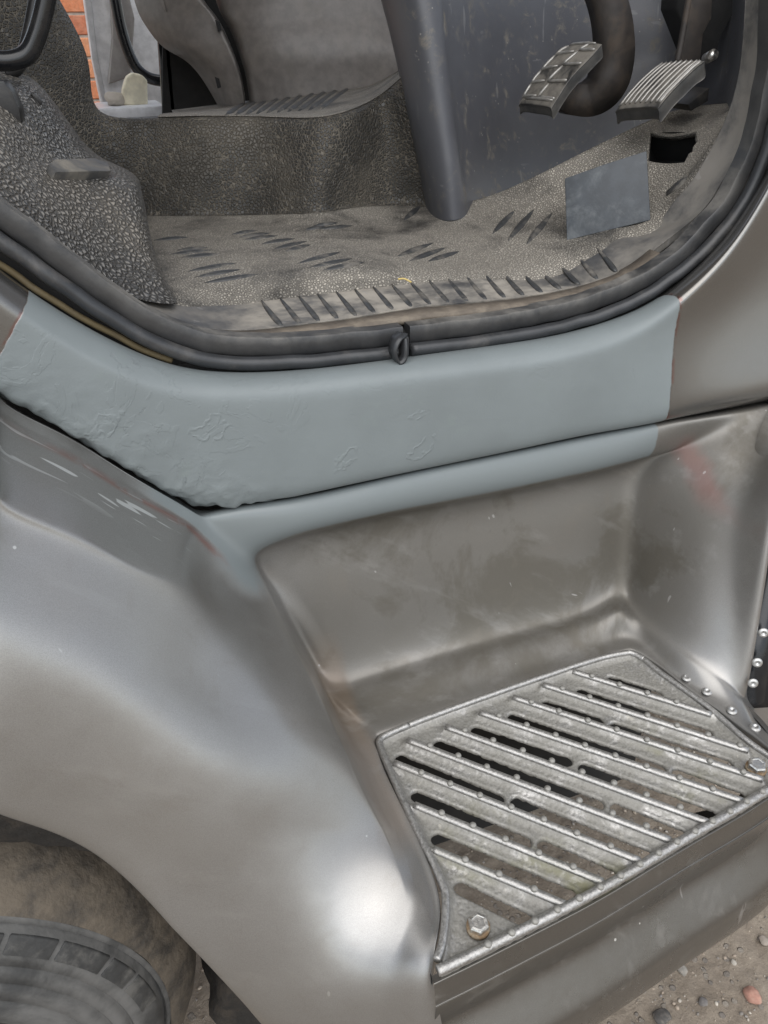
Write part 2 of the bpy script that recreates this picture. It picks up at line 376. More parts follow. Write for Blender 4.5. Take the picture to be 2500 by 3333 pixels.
M['mat'] = mat_grain('dusty_floor_rubber', base=(.045, .044, .042), dust=.96, lo=.26, hi=.58, dustcol=(.50, .46, .395), cell=300, depth=.0020, dscale=8, vin=.40)
M['riser'] = mat_grain('grained_black_rubber', base=(.032, .031, .029), dust=.40, lo=.48, hi=.74, cell=200, depth=.0020, floor=False, valley=.50, cw=.20)
M['seatbase'] = mat_grain('coarse_grained_black_rubber', base=(.105, .101, .095), dust=.62, lo=.36, hi=.64, cell=200, depth=.0045, rough=.28, crest=2.0, dustcol=(.32, .285, .235))
M['engine'] = mat_grain('grained_engine_cover', base=(.030, .030, .030), dust=.18, cell=185, depth=.0022, rough=.38, floor=False, valley=.28, cw=.22)
_b = lambda: 0
M['border_strip'] = mat_simple('scuffed_strip', (.065, .066, .067), .45, dust=.80, dustcol=(.30, .272, .225), dscale=11, bumps=(90, .3, .0010), lo=.36, hi=.62)
def mat_border():
    m = NT('scuffed_mat_border'); x, y, z = m.xyz()
    mid = m.math('MULTIPLY', m.map(x, -.17, -.06), m.map(x, .36, .25))
    n = m.noise(11, 7, .68, .3); d = m.math('MULTIPLY', m.map(n, .34, .62), m.map(mid, 0, 1, .38, .85))
    base = m.mix(m.map(m.noise(26, 4), .3, .7), (.052, .053, .055), (.080, .081, .083))
    scr = m.map(m.noise(90, 2, .5, co=m.stretch((1, .5, .15), (.2, .8, .3))), .68, .72)
    col = m.mix(d, base, (.42, .385, .33)); col = m.mix(m.math('MULTIPLY', scr, .35), col, (.30, .29, .28))
    m.set(Base_Color=col, Roughness=m.fmix(d, .42, .9)); m.bump(m.noise(90, 4, .6), .3, .001); return m.m
M['border'] = mat_border()
M['rib'] = mat_simple('worn_black_ribs', (.042, .044, .046), .45, dust=.62, dustcol=(.25, .228, .195), dscale=40, bumps=(120, .3, .0008), lo=.45, hi=.7)
def mat_kick():
    m = NT('scuffed_dark_plastic')
    base = m.mix(m.map(m.noise(6, 4), .3, .7), (.076, .078, .088), (.098, .101, .112))
    zone = m.map(m.noise(7, 3, .5, co=m.stretch((1, 1, 1), loc=(2.3, .4, 1.1))), .40, .56)
    sm = m.math('MULTIPLY', zone, m.map(m.noise(42, 6, .7, .5), .52, .72))
    s1 = m.map(m.noise(85, 2, .5, co=m.stretch((1, .4, .10), (0, .7, 0))), .70, .73); s2 = m.map(m.noise(85, 2, .5, co=m.stretch((.12, .4, 1), (0, .35, .2))), .705, .735)
    scr = m.math('MULTIPLY', m.math('MAXIMUM', s1, s2), m.map(zone, 0, 1, .25, 1))
    spots = m.math('MULTIPLY', m.map(m.voro(60), .05, .09, 1, 0), zone)
    col = m.mix(m.math('MULTIPLY', sm, .80), base, (.21, .19, .155)); col = m.mix(m.math('MULTIPLY', scr, .35), col, (.26, .26, .26)); col = m.mix(m.math('MULTIPLY', spots, .7), col, (.34, .32, .29))
    m.set(Base_Color=col, Roughness=m.fmix(sm, .44, .8)); m.bump(m.noise(520, 3), .25, .0004); return m.m
M['kick'] = mat_kick()
M['taupe'] = mat_simple('taupe_plastic', (.175, .160, .148), .40, dust=.12, dscale=20, bumps=(600, .2, .0004))
M['black'] = mat_simple('black_plastic', (.018, .018, .019), .38, dust=.10, dscale=30, bumps=(600, .15, .0004))
M['blackgloss'] = mat_simple('black_painted_steel', (.010, .011, .013), .22, dust=.03, dscale=30, bumps=None)
M['void'] = mat_simple('dark_underbody_and_void', (.016, .016, .016), .9, dust=.2, dustcol=(.05, .045, .04), bumps=None)
M['pad'] = mat_simple('worn_pedal_rubber', (.030, .030, .030), .36, dust=.62, dustcol=(.30, .275, .235), dscale=26, bumps=(120, .3, .0007), up_dust=True, lo=.35, hi=.6)
M['padrib'] = mat_simple('polished_pedal_ribs', (.34, .33, .31), .28, .5, dust=.35, dustcol=(.34, .31, .265), dscale=40, bumps=(160, .3, .0005))
M['arm'] = mat_simple('rusty_black_arm', (.035, .030, .027), .6, dust=.5, dustcol=(.10, .075, .055), dscale=26, bumps=(120, .4, .0008))
M['slab'] = mat_simple('blue_grey_slab', (.045, .053, .062), .45, dust=.72, dustcol=(.19, .205, .215), dscale=24, bumps=(110, .35, .0008), lo=.45, hi=.7)
M['alu'] = mat_alu()
M['zinc'] = mat_simple('zinc_steel', (.62, .61, .58), .32, 1.0, dust=.35, dustcol=(.28, .22, .15), dscale=130, bumps=(260, .4, .0007))
M['rivet'] = mat_simple('aluminium_rivet', (.50, .50, .49), .38, .9, dust=.6, dustcol=(.28, .26, .23), dscale=90, bumps=(300, .3, .0005))
M['rust'] = mat_simple('rust_ring', (.20, .13, .07), .85, dust=.75, dustcol=(.28, .25, .19), dscale=120, bumps=(300, .5, .001))
M['flange'] = mat_simple('dusty_metal_flange', (.13, .108, .085), .7, dust=.7, dustcol=(.25, .212, .165), dscale=30, bumps=(200, .5, .001))
M['yellow'] = mat_simple('yellowed_sealant', (.13, .10, .05), .7, dust=.5, dustcol=(.12, .10, .075), dscale=30, bumps=(120, .5, .001))
M['tyre'] = mat_simple('dusty_tyre_rubber', (.032, .030, .028), .72, dust=.92, dustcol=(.140, .116, .088), dscale=19, bumps=(75, .9, .0030), lo=.26, hi=.60)
M['tyreside'] = mat_simple('grey_tyre_sidewall', (.040, .041, .041), .6, dust=.72, dustcol=(.165, .162, .155), dscale=11, bumps=(70, .5, .0012), lo=.32, hi=.62)
M['tyreblock'] = mat_simple('tyre_block_rubber', (.040, .041, .041), .6, dust=.72, dustcol=(.135, .13, .12), dscale=32, bumps=(120, .5, .0012))
M['liner'] = mat_simple('muddy_arch_liner', (.016, .014, .012), .9, dust=.6, dustcol=(.050, .040, .030), dscale=30, bumps=(70, 1.0, .005))

# ---------------------------------------------------------------- ground
def mat_ground():
    m = NT('dry_gravelly_earth')
    n = m.noise(7, 8, .7); f = m.noise(90, 8, .75); p = m.voro(70, out='Color'); pv = m.voro(70)
    col = m.mix(m.map(n, .3, .7), (.29, .242, .19), (.39, .333, .268))
    col = m.mix(m.map(f, .35, .7), m.mix(.5, col, (.22, .185, .15)), col)
    hsn = m.n.new('ShaderNodeSeparateColor'); m.l.new(p, hsn.inputs[0])
    st = m.math('MULTIPLY', m.map(hsn.outputs[0], .62, .66), m.map(pv, .28, .36, 1, 0))
    col = m.mix(m.math('MULTIPLY', st, .6), col, m.mix(hsn.outputs[1], (.20, .19, .18), (.40, .36, .31)))
    m.set(Base_Color=col, Roughness=.95); m.b.inputs['Specular IOR Level'].default_value = .15
    m.bump(m.math('ADD', m.math('MULTIPLY', f, 1.0), m.math('MULTIPLY', st, .5)), 1.0, .006)
    return m.m
M['ground'] = mat_ground()
def build_ground():
    xs = np.concatenate([[-900, -200, -40, -10, -4], np.arange(-1.2, -.45, .03), np.arange(-.45, .8, .006), np.arange(.8, 1.4, .03), [4, 10, 40, 200, 900]])
    ys = np.concatenate([[-900, -200, -40, -10, -4], np.arange(-1.4, -.6, .03), np.arange(-.6, .3, .006), np.arange(.3, .9, .03), [4, 10, 40, 200, 900]])
    V = []
    for y in ys:
        for x in xs:
            h = 0.0
            if -1.2 <= x <= 1.4 and -1.4 <= y <= .9:
                v = Vector((x*9, y*9, 0)); h = .006*mnoise.noise(v)+.0045*mnoise.noise(v*4.1)+.0030*mnoise.noise(v*11)+.0016*mnoise.noise(v*23)
            V.append((x, y, GROUND+h))
    nx = len(xs); Fc = [(j*nx+i, j*nx+i+1, (j+1)*nx+i+1, (j+1)*nx+i) for j in range(len(ys)-1) for i in range(nx-1)]
    g = obj('ground', mesh_from('ground', V, Fc), M['ground']); g['kind'] = 'structure'
    return g
build_ground()
def stone_mesh(name, r, seed, flat=.6, sub=2):
    bm = bmesh.new(); bmesh.ops.create_icosphere(bm, subdivisions=sub, radius=1)
    off = Vector((seed*3.1, seed*1.7, seed*.9)); ax = (1+.3*math.sin(seed), 1+.25*math.cos(seed*2.1), flat)
    for v in bm.verts:
        k = 1+.30*mnoise.noise(v.co*1.1+off)+.10*mnoise.noise(v.co*2.7+off); v.co = Vector((v.co.x*ax[0], v.co.y*ax[1], v.co.z*ax[2]))*k*r
    me = bpy.data.meshes.new(name); bm.to_mesh(me); bm.free(); me.shade_smooth(); return me
def build_gravel():
    """uncountable small grit: one object"""
    protos = []
    for s in range(8):
        me = stone_mesh('p', 1.0, s+1, .6, 1); protos.append((np.array([v.co[:] for v in me.vertices]), [tuple(p.vertices) for p in me.polygons])); bpy.data.meshes.remove(me)
    V, Fc, mi = [], [], []
    n0 = 0
    N = 7000
    for i in range(N):
        x = random.uniform(-.5, .75); y = random.uniform(-.62, .35)
        r = .0010+.0026*random.random()**5.5
        pv, pf = protos[i % 8]; a_ = random.random()*6.28; c, s = math.cos(a_), math.sin(a_)
        v = Vector((x*9, y*9, 0)); h = .006*mnoise.noise(v)+.0045*mnoise.noise(v*4.1)
        q = pv*r; q = np.stack([q[:, 0]*c-q[:, 1]*s+x, q[:, 0]*s+q[:, 1]*c+y, q[:, 2]+GROUND+h+r*.25], 1)
        V.append(q); Fc += [tuple(k+n0 for k in f) for f in pf]; mi += [i % 5]*len(pf); n0 += len(pv)
    V = np.concatenate(V); me = mesh_from('gravel', V, Fc)
    for k, c in enumerate([(.36, .30, .24), (.42, .36, .29), (.27, .25, .23), (.48, .44, .38), (.20, .185, .17)]):
        me.materials.append(mat_simple('grit_%d' % k, c, .9, dust=.5, dustcol=(.40, .34, .27), dscale=60, bumps=None, spec=.2))
    me.polygons.foreach_set('material_index', mi)
    g = obj('gravel', me); tag(g, 'fine sandy grit and tiny stones strewn over the yard', kind='stuff')
build_gravel()
def pebble(px, py, r, col, label, seed, name='pebble', flat=.6):
    p = onZ(px, py, GROUND+.004)
    o = obj(name, stone_mesh(name, r, seed, flat, 3), mat_simple('stone_'+str(seed), col, .85, dust=.5, dustcol=(.33, .285, .23), dscale=55, bumps=(160, .5, .0015), spec=.25))
    o.location = (p[0], p[1], GROUND+r*flat*.55); tag(o, label, 'stone', 'stones lying on the yard'); return o
pebble(2448, 3240, .0145, (.40, .22, .17), 'pink rounded stone lying on the sandy ground at lower right corner', 11)
pebble(2218, 3150, .0085, (.26, .245, .22), 'small grey stone on the sand just right of the step skirt', 12)
pebble(2155, 3310, .012, (.10, .095, .09), 'dark angular stone at the bottom edge beside the step skirt', 13)
pebble(2300, 3000-10, .006, (.36, .33, .29), 'small pale stone near the lower edge of the skirt', 14)
pebble(2490, 3060, .0065, (.31, .27, .23), 'small tan stone at the right edge above the pink stone', 15)
pebble(2290, 3260, .0075, (.16, .15, .145), 'small dark stone between the grey and pink stones', 16)
pebble(2390, 3130, .0055, (.42, .39, .34), 'tiny whitish stone above left of the pink stone', 17)

# ---------------------------------------------------------------- the van
van = empty('van', (-.05, 0.2, GROUND), 'silver van with its driver door open, grey primed sill and metal step', 'van')
VAN = van
def child(o, parent=None):
    """keep world placement under the parent empty"""
    p = parent or VAN; o.parent = p
    m = p.matrix_world if p.type != 'EMPTY' else Matrix.Translation(p.location)
    o.matrix_parent_inverse = m.inverted(); return o
def vcage(*a_, **k): o = cage(*a_, **k); return child(o)

# --- sill panel
def build_sill():
    # columns along the sill, rows: inner tuck, roll, shoulder, face upper, face lower, bottom edge, tuck under
    top = [(-260, 672), (-100, 806), (60, 930), (220, 1036), (380, 1124), (540, 1188), (700, 1215), (900, 1214), (1150, 1190), (1450, 1150), (1750, 1108), (1950, 1060), (2100, 1000), (2230, 908), (2350, 788), (2450, 645), (2540, 470), (2600, 290)]
    bot = [(-360, 1085), (-190, 1182), (0, 1288), (140, 1365), (280, 1447), (420, 1535), (560, 1615), (720, 1650), (960, 1613), (1300, 1540), (1650, 1468), (1900, 1415), (2080, 1383), (2230, 1352), (2380, 1322), (2520, 1292), (2680, 1255), (2840, 1215)]
    rows = [[] for _ in range(7)]
    n = len(top)
    for i, ((tx, ty), (bx, by)) in enumerate(zip(top, bot)):
        k = i/(n-1); fl = max(0, (bx-2000)/800)        # flare towards the front corner
        T_ = np.array([tx, ty], float); B_ = np.array([bx, by], float); d = B_-T_; L = np.linalg.norm(d); u = d/L
        def at(px): return T_+u*px
        ys = .048-.02*fl
        rows[0].append((*at(-8), ys+.014)); rows[1].append((*at(4), .026)); rows[2].append((*at(62), .0035-.004*fl))
        rows[3].append((*at(max(120, L*.36)), -.002+.012*fl*(1.4-fl))); rows[4].append((*at(L*.80), -.004-.022*fl)); rows[5].append((*at(L), .002-.045*fl)); rows[6].append((*at(L-8), .026-.03*fl))
    o = vcage('sill_panel', [rows], M['sill'], None, 5, up=(0, -1, .2)); bake(o)
    # hammered and filled lower left edge: real lumps and a wandering edge
    e = np.array([PT(p) for p in rows[5]]); me = o.data; n = len(me.vertices)
    co = np.empty(n*3); me.vertices.foreach_get('co', co); co = co.reshape(-1, 3)
    sx = np.argsort(e[:, 0]); ze = np.interp(co[:, 0], e[sx, 0], e[sx, 2])
    w = np.clip(1-(co[:, 2]-ze)/.030, 0, 1)*np.clip((-.10-co[:, 0])/.05, 0, 1)*np.clip((co[:, 0]+.42)/.04, 0, 1)
    for i in np.nonzero(w > 0)[0]:
        v = Vector(co[i]); a_ = mnoise.noise(v*55)*.6+mnoise.noise(v*120)*.35+mnoise.noise(v*22)*.8
        co[i, 1] -= .0030*a_*w[i]; co[i, 2] += .0060*w[i]*(mnoise.noise(v*40+Vector((3, 1, 7)))+.6*mnoise.noise(v*90)+.35)
    me.vertices.foreach_set('co', co.ravel()); me.update(); return o
sill = build_sill()
sill['label'] = 'blue-grey primed repair sill with rough filler at its left end'

# --- wing and step well
ZG = .385
RIDGE = [(1190, 3205, -.331), (1313, 3030, -.319), (1285, 2824, -.263), (1232, 2715, -.240), (1166, 2579, -.206), (1062, 2344, -.147), (905, 2030, -.058), (842, 1898, -.015), (812, 1795, .003)]
RIDGE = [PT(p) for p in RIDGE]
def wing_rows():
    """from the ridge towards the left edge of the picture, one list per row (bottom to top)"""
    R = RIDGE
    rows = {}
    rows['lip'] = [('w', -.172, -.336, .27), (960, 3440, -.318), (830, 3333, -.292), (600, 3060, -.262), (300, 2772, -.224), (0, 2650, -.209), (-300, 2610, -.199)]
    rows['a'] = [R[0], (1010, 3230, -.308), (850, 3180, -.282), (600, 2930, -.252), (300, 2680, -.220), (0, 2570, -.208), (-300, 2530, -.198)]
    rows['b'] = [R[1], (1110, 3030, -.288), (850, 2930, -.261), (600, 2760, -.238), (300, 2560, -.213), (0, 2460, -.204), (-300, 2420, -.195)]
    rows['c'] = [R[2], (1095, 2815, -.252), (830, 2720, -.239), (580, 2580, -.222), (290, 2410, -.203), (0, 2310, -.197), (-300, 2260, -.188)]
    rows['d'] = [R[4], (1015, 2560, -.212), (780, 2480, -.209), (545, 2360, -.199), (275, 2210, -.187), (0, 2110, -.183), (-300, 2050, -.175)]
    rows['e'] = [R[5], (915, 2330, -.165), (720, 2260, -.162), (500, 2150, -.162), (250, 2010, -.158), (0, 1910, -.158), (-300, 1810, -.150)]
    rows['f'] = [R[6], (770, 2030, -.090), (640, 1985, -.105), (460, 1900, -.115), (230, 1780, -.117), (0, 1670, -.117), (-300, 1530, -.110)]
    rows['g'] = [R[7], (690, 1880, -.050), (600, 1850, -.075), (440, 1800, -.093), (220, 1685, -.098), (0, 1575, -.100), (-300, 1420, -.095)]
    rows['h'] = [R[8], (665, 1712, -.008), (590, 1668, -.010), (420, 1575, -.011), (210, 1448, -.011), (0, 1328, -.011), (-300, 1155, -.008)]
    rows['i'] = [(770, 1668, .003), (650, 1678, .002), (580, 1640, .002), (405, 1540, .000), (200, 1418, .000), (0, 1303, .000), (-300, 1130, .002)]
    rows['j'] = [(768, 1648, .034), (648, 1660, .03), (575, 1622, .03), (400, 1525, .03), (195, 1405, .03), (0, 1290, .03), (-300, 1118, .03)]
    return rows
WR = wing_rows()
def build_wing():
    R = RIDGE
    order = ['lip', 'a', 'b', 'c', 'd', 'e', 'f', 'g', 'h', 'i', 'j']
    gA = [[PT(p) if not isinstance(p, np.ndarray) else p for p in WR[k]] for k in order]
    # the panel goes on over the wheel, beyond the left edge of the picture
    z0, z1 = gA[0][-1][2], gA[-1][-1][2]
    for r in gA:
        f = (r[-1][2]-z0)/(z1-z0); yy = r[-1][1]
        for xk, zl, zt in ((-.66, .615, .97), (-.85, .555, .98), (-1.02, .36, .98), (-1.08, .15, .98)): r.append(np.array([xk-.02*f, yy, zl+(zt-zl)*f]))
    lipin = [[p+np.array([-.004, .016, .003]) for p in gA[0]]]
    gA = lipin+gA
    # ridge stations that the well shares with rows a b c d e f g h
    st = [R[0], R[1], R[2], R[4], R[5], R[6], R[7], R[8]]
    grate_l = [('z', 1405, 3180, ZG), ('z', 1428, 3030, ZG), ('z', 1405, 2835, ZG), ('z', 1270, 2547, ZG), ('z', 1232, 2450, ZG), ('z', 1219, 2415, ZG), ('z', 1226, 2396, ZG), ('z', 1245, 2388, ZG)]
    grate_l = [PT(p) for p in grate_l]
    rows = []
    for i, (a_, g) in enumerate(zip(st, grate_l)):
        a_ = np.array(a_); g = np.array(g); h = a_[2]-ZG
        if i >= 5: break
        w = g-a_
        def q(f, zf): return np.array([a_[0]+w[0]*f, a_[1]+w[1]*f, ZG+h*zf])
        if i == 0: col = [a_, q(.20, .93), q(.38, .66), q(.55, .35), q(.72, .13), q(.87, .03), g]
        elif i == 1: col = [a_, q(.20, .93), q(.38, .66), q(.55, .35), q(.72, .13), q(.87, .03), g]
        elif i == 2: col = [a_, q(.18, .90), q(.36, .62), q(.54, .34), q(.70, .13), q(.86, .03), g]
        else: col = [a_, q(.15, .80), q(.31, .52), q(.49, .25), q(.66, .09), q(.84, .02), g]
        rows.append(col)
    # back-left corner and back wall, right wall (columns from the rim down to the grating)
    rows.append([st[5], PT((924, 2036, -.030)), PT((958, 2080, -.006)), PT((1034, 2203, -.016)), PT((1092, 2302, -.048)), PT(('z', 1170, 2375, ZG+.003)), grate_l[5]])
    rows.append([st[6], PT((866, 1896, .026)), PT((968, 2010, .024)), PT((1062, 2195, .000)), PT((1112, 2280, -.043)), PT(('z', 1185, 2355, ZG+.003)), grate_l[6]])
    rows.append([st[7], PT((856, 1806, .038)), PT((985, 1960, .029)), PT((1105, 2170, .002)), PT((1145, 2258, -.030)), PT(('z', 1215, 2342, ZG+.003)), grate_l[7]])
    back = [  # rim(edge of ledge), under rim, wall up, wall low, fillet, flange, grating edge
        [(1000, 1724, .004), (1008, 1748, .039), (1060, 1900, .030), (1180, 2145, .002), (1220, 2232, -.030), ('z', 1290, 2310, ZG+.003), ('z', 1340, 2352, ZG)],
        [(1300, 1656, .004), (1308, 1680, .039), (1340, 1830, .030), (1425, 2075, .002), (1455, 2160, -.030), ('z', 1500, 2240, ZG+.003), ('z', 1530, 2282, ZG)],
        [(1650, 1588, .004), (1655, 1611, .039), (1670, 1750, .030), (1700, 2000, .002), (1712, 2085, -.030), ('z', 1732, 2164, ZG+.003), ('z', 1745, 2206, ZG)],
        [(1930, 1528, .004), (1926, 1550, .039), (1920, 1690, .028), (1912, 1942, .002), (1915, 2022, -.030), ('z', 1925, 2100, ZG+.003), ('z', 1935, 2142, ZG)],
        [(2075, 1492, .003), (2050, 1516, .035), (2030, 1680, .024), (2002, 1915, .000), (2005, 1990, -.038), ('z', 2008, 2068, ZG+.003), ('z', 2015, 2117, ZG)],
        [(2185, 1462, .000), (2120, 1500, .022), (2082, 1690, .008), (2050, 1925, -.012), (2045, 2000, -.045), ('z', 2055, 2072, ZG+.003), ('z', 2048, 2112, ZG)],
        [(2270, 1425, -.010), (2190, 1520, -.006), (2150, 1710, -.022), (2108, 1958, -.048), (2095, 2035, -.066), ('z', 2110, 2105, ZG+.003), ('z', 2085, 2126, ZG)],
        [(2400, 1385, -.03), (2340, 1540, -.055), (2290, 1790, -.085), (2240, 2062, -.120), (2215, 2128, -.130), ('z', 2200, 2185, ZG+.003), ('z', 2165, 2182, ZG)],
        [(2540, 1345, -.05), (2455, 1560, -.092), (2400, 1845, -.128), (2365, 2148, -.170), (2340, 2215, -.180), ('z', 2322, 2270, ZG+.003), ('z', 2250, 2250, ZG)],
        [(2660, 1312, -.06), (2545, 1500, -.118), (2478, 1870, -.158), (2424, 2215, -.192), (2416, 2272, -.202), ('z', 2425, 2345, ZG+.003), ('z', 2345, 2320, ZG)],
    ]
    back = [[PT(p) for p in c] for c in back]
    rows += back
    # ledge between the well rim and the sill gap
    led1 = [st[7], *[c[0] for c in back]]
    hi = [np.array([p[0], p[1]-.006, p[2]+.022]) if i else p+np.array([0, .008, .014]) for i, p in enumerate(led1)]
    gp = [(790, 1655), (985, 1618), (1300, 1548), (1650, 1476), (1930, 1418), (2080, 1390), (2190, 1368), (2270, 1351), (2400, 1325), (2540, 1296), (2660, 1268)]
    led2, led3 = [], []
    for i, ((x, y), p) in enumerate(zip(gp, led1)):
        fl = max(0, (x-2000)/800)
        if i == 0: led2.append(PT(WR['i'][0])); led3.append(PT(WR['j'][0]))
        else: led2.append(onY(x, y+14, .006-.05*fl)); led3.append(onY(x, y-4, .034-.05*fl))
    led_mid = [p if i == 0 else (p+q)/2+np.array([0, -.003, .001]) for i, (p, q) in enumerate(zip(led1, led2))]
    led_mid[0] = None
    ledge = [led1, led2, led3]
    # the right side turns forward round its outer edge
    turn = []
    last = rows[-1]
    e1 = [p+np.array([.016, .012, 0.0]) for p in last]; e2 = [p+np.array([.022, .06, 0.0]) for p in last]
    e1[5] = PT(('z', 2475, 2385, ZG+.002)); e1[6] = PT(('z', 2425, 2385, ZG)); e2[5] = PT(('z', 2590, 2480, ZG+.002)); e2[6] = PT(('z', 2540, 2475, ZG))
    e1[4] = PT((2446, 2300, -.198)); e2[4] = PT((2530, 2330, -.18)); 
    rows += [e1, e2]
    # edge of the opening turned down
    for r in rows: r.append(r[-1]+np.array([0, 0, -.016]))
    well = [[r[k] for r in rows] for k in range(len(rows[0]))]
    # front face below the flange corner
    f0 = rows[0]
    face = [[p+np.array([-.002, -.004, -.030 if j < 6 else -.03]) for j, p in enumerate(f0[:7])]]
    lipc = gA[1][0]
    dn = []
    for j, p in enumerate(f0[:7]): dn.append(np.array([p[0]-.006+(.016 if j == 6 else 0), p[1]-.010, ZG-.09]) if j else lipc)
    dn2 = [p+np.array([-.004, .016, .003]) if j == 0 else p+np.array([0, .01, -.05]) for j, p in enumerate(dn)]
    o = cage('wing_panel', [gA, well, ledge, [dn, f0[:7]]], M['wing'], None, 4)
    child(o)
    # primer and red line masks (where the spray reached), as point attributes on the finished surface
    bake(o)
    me = o.data
    co = np.empty(len(me.vertices)*3); me.vertices.foreach_get('co', co); co = co.reshape(-1, 3)
    # ease the pressing where the ridge runs out beside the step
    ed = np.empty(len(me.edges)*2, int); me.edges.foreach_get('vertices', ed); ed = ed.reshape(-1, 2)
    lv = np.empty(len(me.loops), int); me.loops.foreach_get('edge_index', lv); cnt = np.bincount(lv, minlength=len(ed))
    fix = np.zeros(len(co), bool); fix[ed[cnt == 1].ravel()] = True
    wgt = np.clip((-.235-co[:, 1])/.03, 0, 1)*np.clip((co[:, 0]+.30)/.04, 0, 1)*np.clip((-.080-co[:, 0])/.012, 0, 1)*(~fix)
    deg = np.bincount(ed.ravel(), minlength=len(co))[:, None]
    for _ in range(420):
        acc = np.zeros_like(co); np.add.at(acc, ed[:, 0], co[ed[:, 1]]); np.add.at(acc, ed[:, 1], co[ed[:, 0]])
        co += (acc/deg-co)*(.5*wgt)[:, None]
    me.vertices.foreach_set('co', co.ravel()); me.update()
    edge = np.array([(*p,) for p in [PT((400, 1650, -.01)), *led1]])
    top = np.array(led2)
    zr = np.interp(co[:, 0], np.array(led1)[:, 0], np.array(led1)[:, 2]); 
    pr = np.clip((co[:, 2]-(zr-.003))/.012+.5, 0, 1)
    left = co[:, 0] < led1[0][0]
    # left of the well the overspray follows the top edge of the wing
    hrow = np.array([PT(p) if not isinstance(p, np.ndarray) else p for p in WR['h']]); srt = np.argsort(hrow[:, 0]); 
    zh = np.interp(co[:, 0], hrow[srt, 0], hrow[srt, 2])
    fade = np.clip((co[:, 0]+.30)/.10, .35, 1)
    prl = np.clip((co[:, 1]+.0165)/.007+.5, 0, 1)*(co[:, 2] > zh-.03)*fade
    # spray fades down the ridge from the junction
    j0 = np.array(RIDGE[8]); dist = np.linalg.norm(co-j0, axis=1); blob = np.clip(1.25-dist/.068, 0, 1)
    pr = np.where(left, np.maximum(prl, blob*.9), np.maximum(pr, blob*.8))
    pr = np.where(co[:, 1] > .018, np.where(co[:, 2] > .6, pr, 0), pr)
    at = me.attributes.new('primer', 'FLOAT', 'POINT'); at.data.foreach_set('value', pr.astype(np.float32))
    rl = np.exp(-((co[:, 1]+.0225)/.0032)**2)*(co[:, 2] > zh-.03)*(co[:, 0] < led1[0][0]-.01)*(co[:, 0] > -.36)*np.clip((co[:, 0]+.36)/.06, 0, 1)
    at = me.attributes.new('redline', 'FLOAT', 'POINT'); at.data.foreach_set('value', rl.astype(np.float32))
    return o
wing = build_wing()

# --- step skirt
FRONT = [(1440, 3158), (1560, 3100), (1796, 2982), (1999, 2873), (2234, 2732), (2391, 2642), (2500, 2574)]
def build_skirt():
    base = [onZ(x, y, ZG)[:2] for x, y in FRONT]
    d0 = base[0]-base[1]; base = [base[0]+d0*.26, base[0]-d0*.25]+base[1:]
    e_ = base[-1]; base += [e_+np.array([.035, .012]), e_+np.array([.066, .05]), e_+np.array([.075, .11])]
    base = np.array(base); t = np.gradient(base, axis=0); t /= np.linalg.norm(t, axis=1)[:, None]; nr = np.stack([t[:, 1], -t[:, 0]], 1)
    rows = []
    for dz, out in ((-.010, -.004), (-.010, .0015), (-.014, .004), (-.033, .0065), (-.038, .0085), (-.044, .0088), (-.075, .0055), (-.092, .0080), (-.122, .029), (-.140, .035), (-.178, .036), (-.199, .018), (-.203, -.03)):
        k = np.ones(len(base)); k[-3:] = (.8, .5, .3)
        rows.append([np.array([*(b+n*out), ZG+dz]) for b, n in zip(base, nr)])
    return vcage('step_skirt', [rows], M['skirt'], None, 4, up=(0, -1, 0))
build_skirt()

# --- step grating
gr = empty('step_grating', (.1, -.24, ZG)); child(gr); gr['label'] = 'cast aluminium step grating with slanted slots and studs'
def gchild(o): o.parent = gr; o.matrix_parent_inverse = (Matrix.Translation((.1, -.24, ZG))).inverted(); return o
def g7(x, y, dz=.004): return onZ(1200+x*.7836, 2050+y*.7836, ZG+dz)[:2]
SLOTS = [((1008, 207), (1200, 265)), ((880, 260), (1408, 425)), ((737, 308), (955, 376)), ((1022, 402), (1490, 553)), ((597, 364), (1212, 574)), ((1285, 596), (1545, 690)),
         ((445, 417), (825, 543)), ((893, 573), (1428, 768)), ((290, 475), (955, 722)), ((1028, 740), (1298, 850)), ((130, 535), (540, 700)), ((612, 715), (1155, 935)),
         ((198, 690), (652, 878)), ((725, 895), (1005, 1015)), ((283, 868), (840, 1100)), ((380, 1070), (662, 1205))]
SLOTS = [(g7(a_[0]+4, a_[1], -.006), g7(b_[0]-4, b_[1], -.006)) for a_, b_ in SLOTS]
OUT = [(1228, 2445), (1222, 2420), (1232, 2400), (1258, 2386), (1440, 2316), (1700, 2222), (1930, 2146), (2025, 2122), (2055, 2119), (2088, 2132), (2151, 2184), (2310, 2300), (2422, 2398), (2500, 2452), (2560, 2500), (2575, 2520), (2560, 2540)]+[(x-2, y+4) for x, y in FRONT[::-1]]+[(1426, 3150), (1438, 3060), (1446, 2935), (1436, 2870), (1360, 2716), (1284, 2552)]
OUT = [onZ(x, y, ZG)[:2] for x, y in OUT]
def seg_d(P, a_, b_):
    ab = b_-a_; t = np.clip(((P-a_)@ab)/(ab@ab), 0, 1); return np.linalg.norm(P-(a_+t[:, None]*ab), axis=1)
def poly_sd(P, poly):
    poly = np.array(poly); n = len(poly); d = np.full(len(P), 9.0); ins = np.zeros(len(P), bool)
    for i in range(n):
        a_, b_ = poly[i], poly[(i+1) % n]; d = np.minimum(d, seg_d(P, a_, b_))
        c = (a_[1] > P[:, 1]) != (b_[1] > P[:, 1])
        if abs(b_[1]-a_[1]) > 1e-12: ins ^= c & (P[:, 0] < (b_[0]-a_[0])*(P[:, 1]-a_[1])/(b_[1]-a_[1])+a_[0])
    return np.where(ins, -d, d)
SLOT_R = .0068
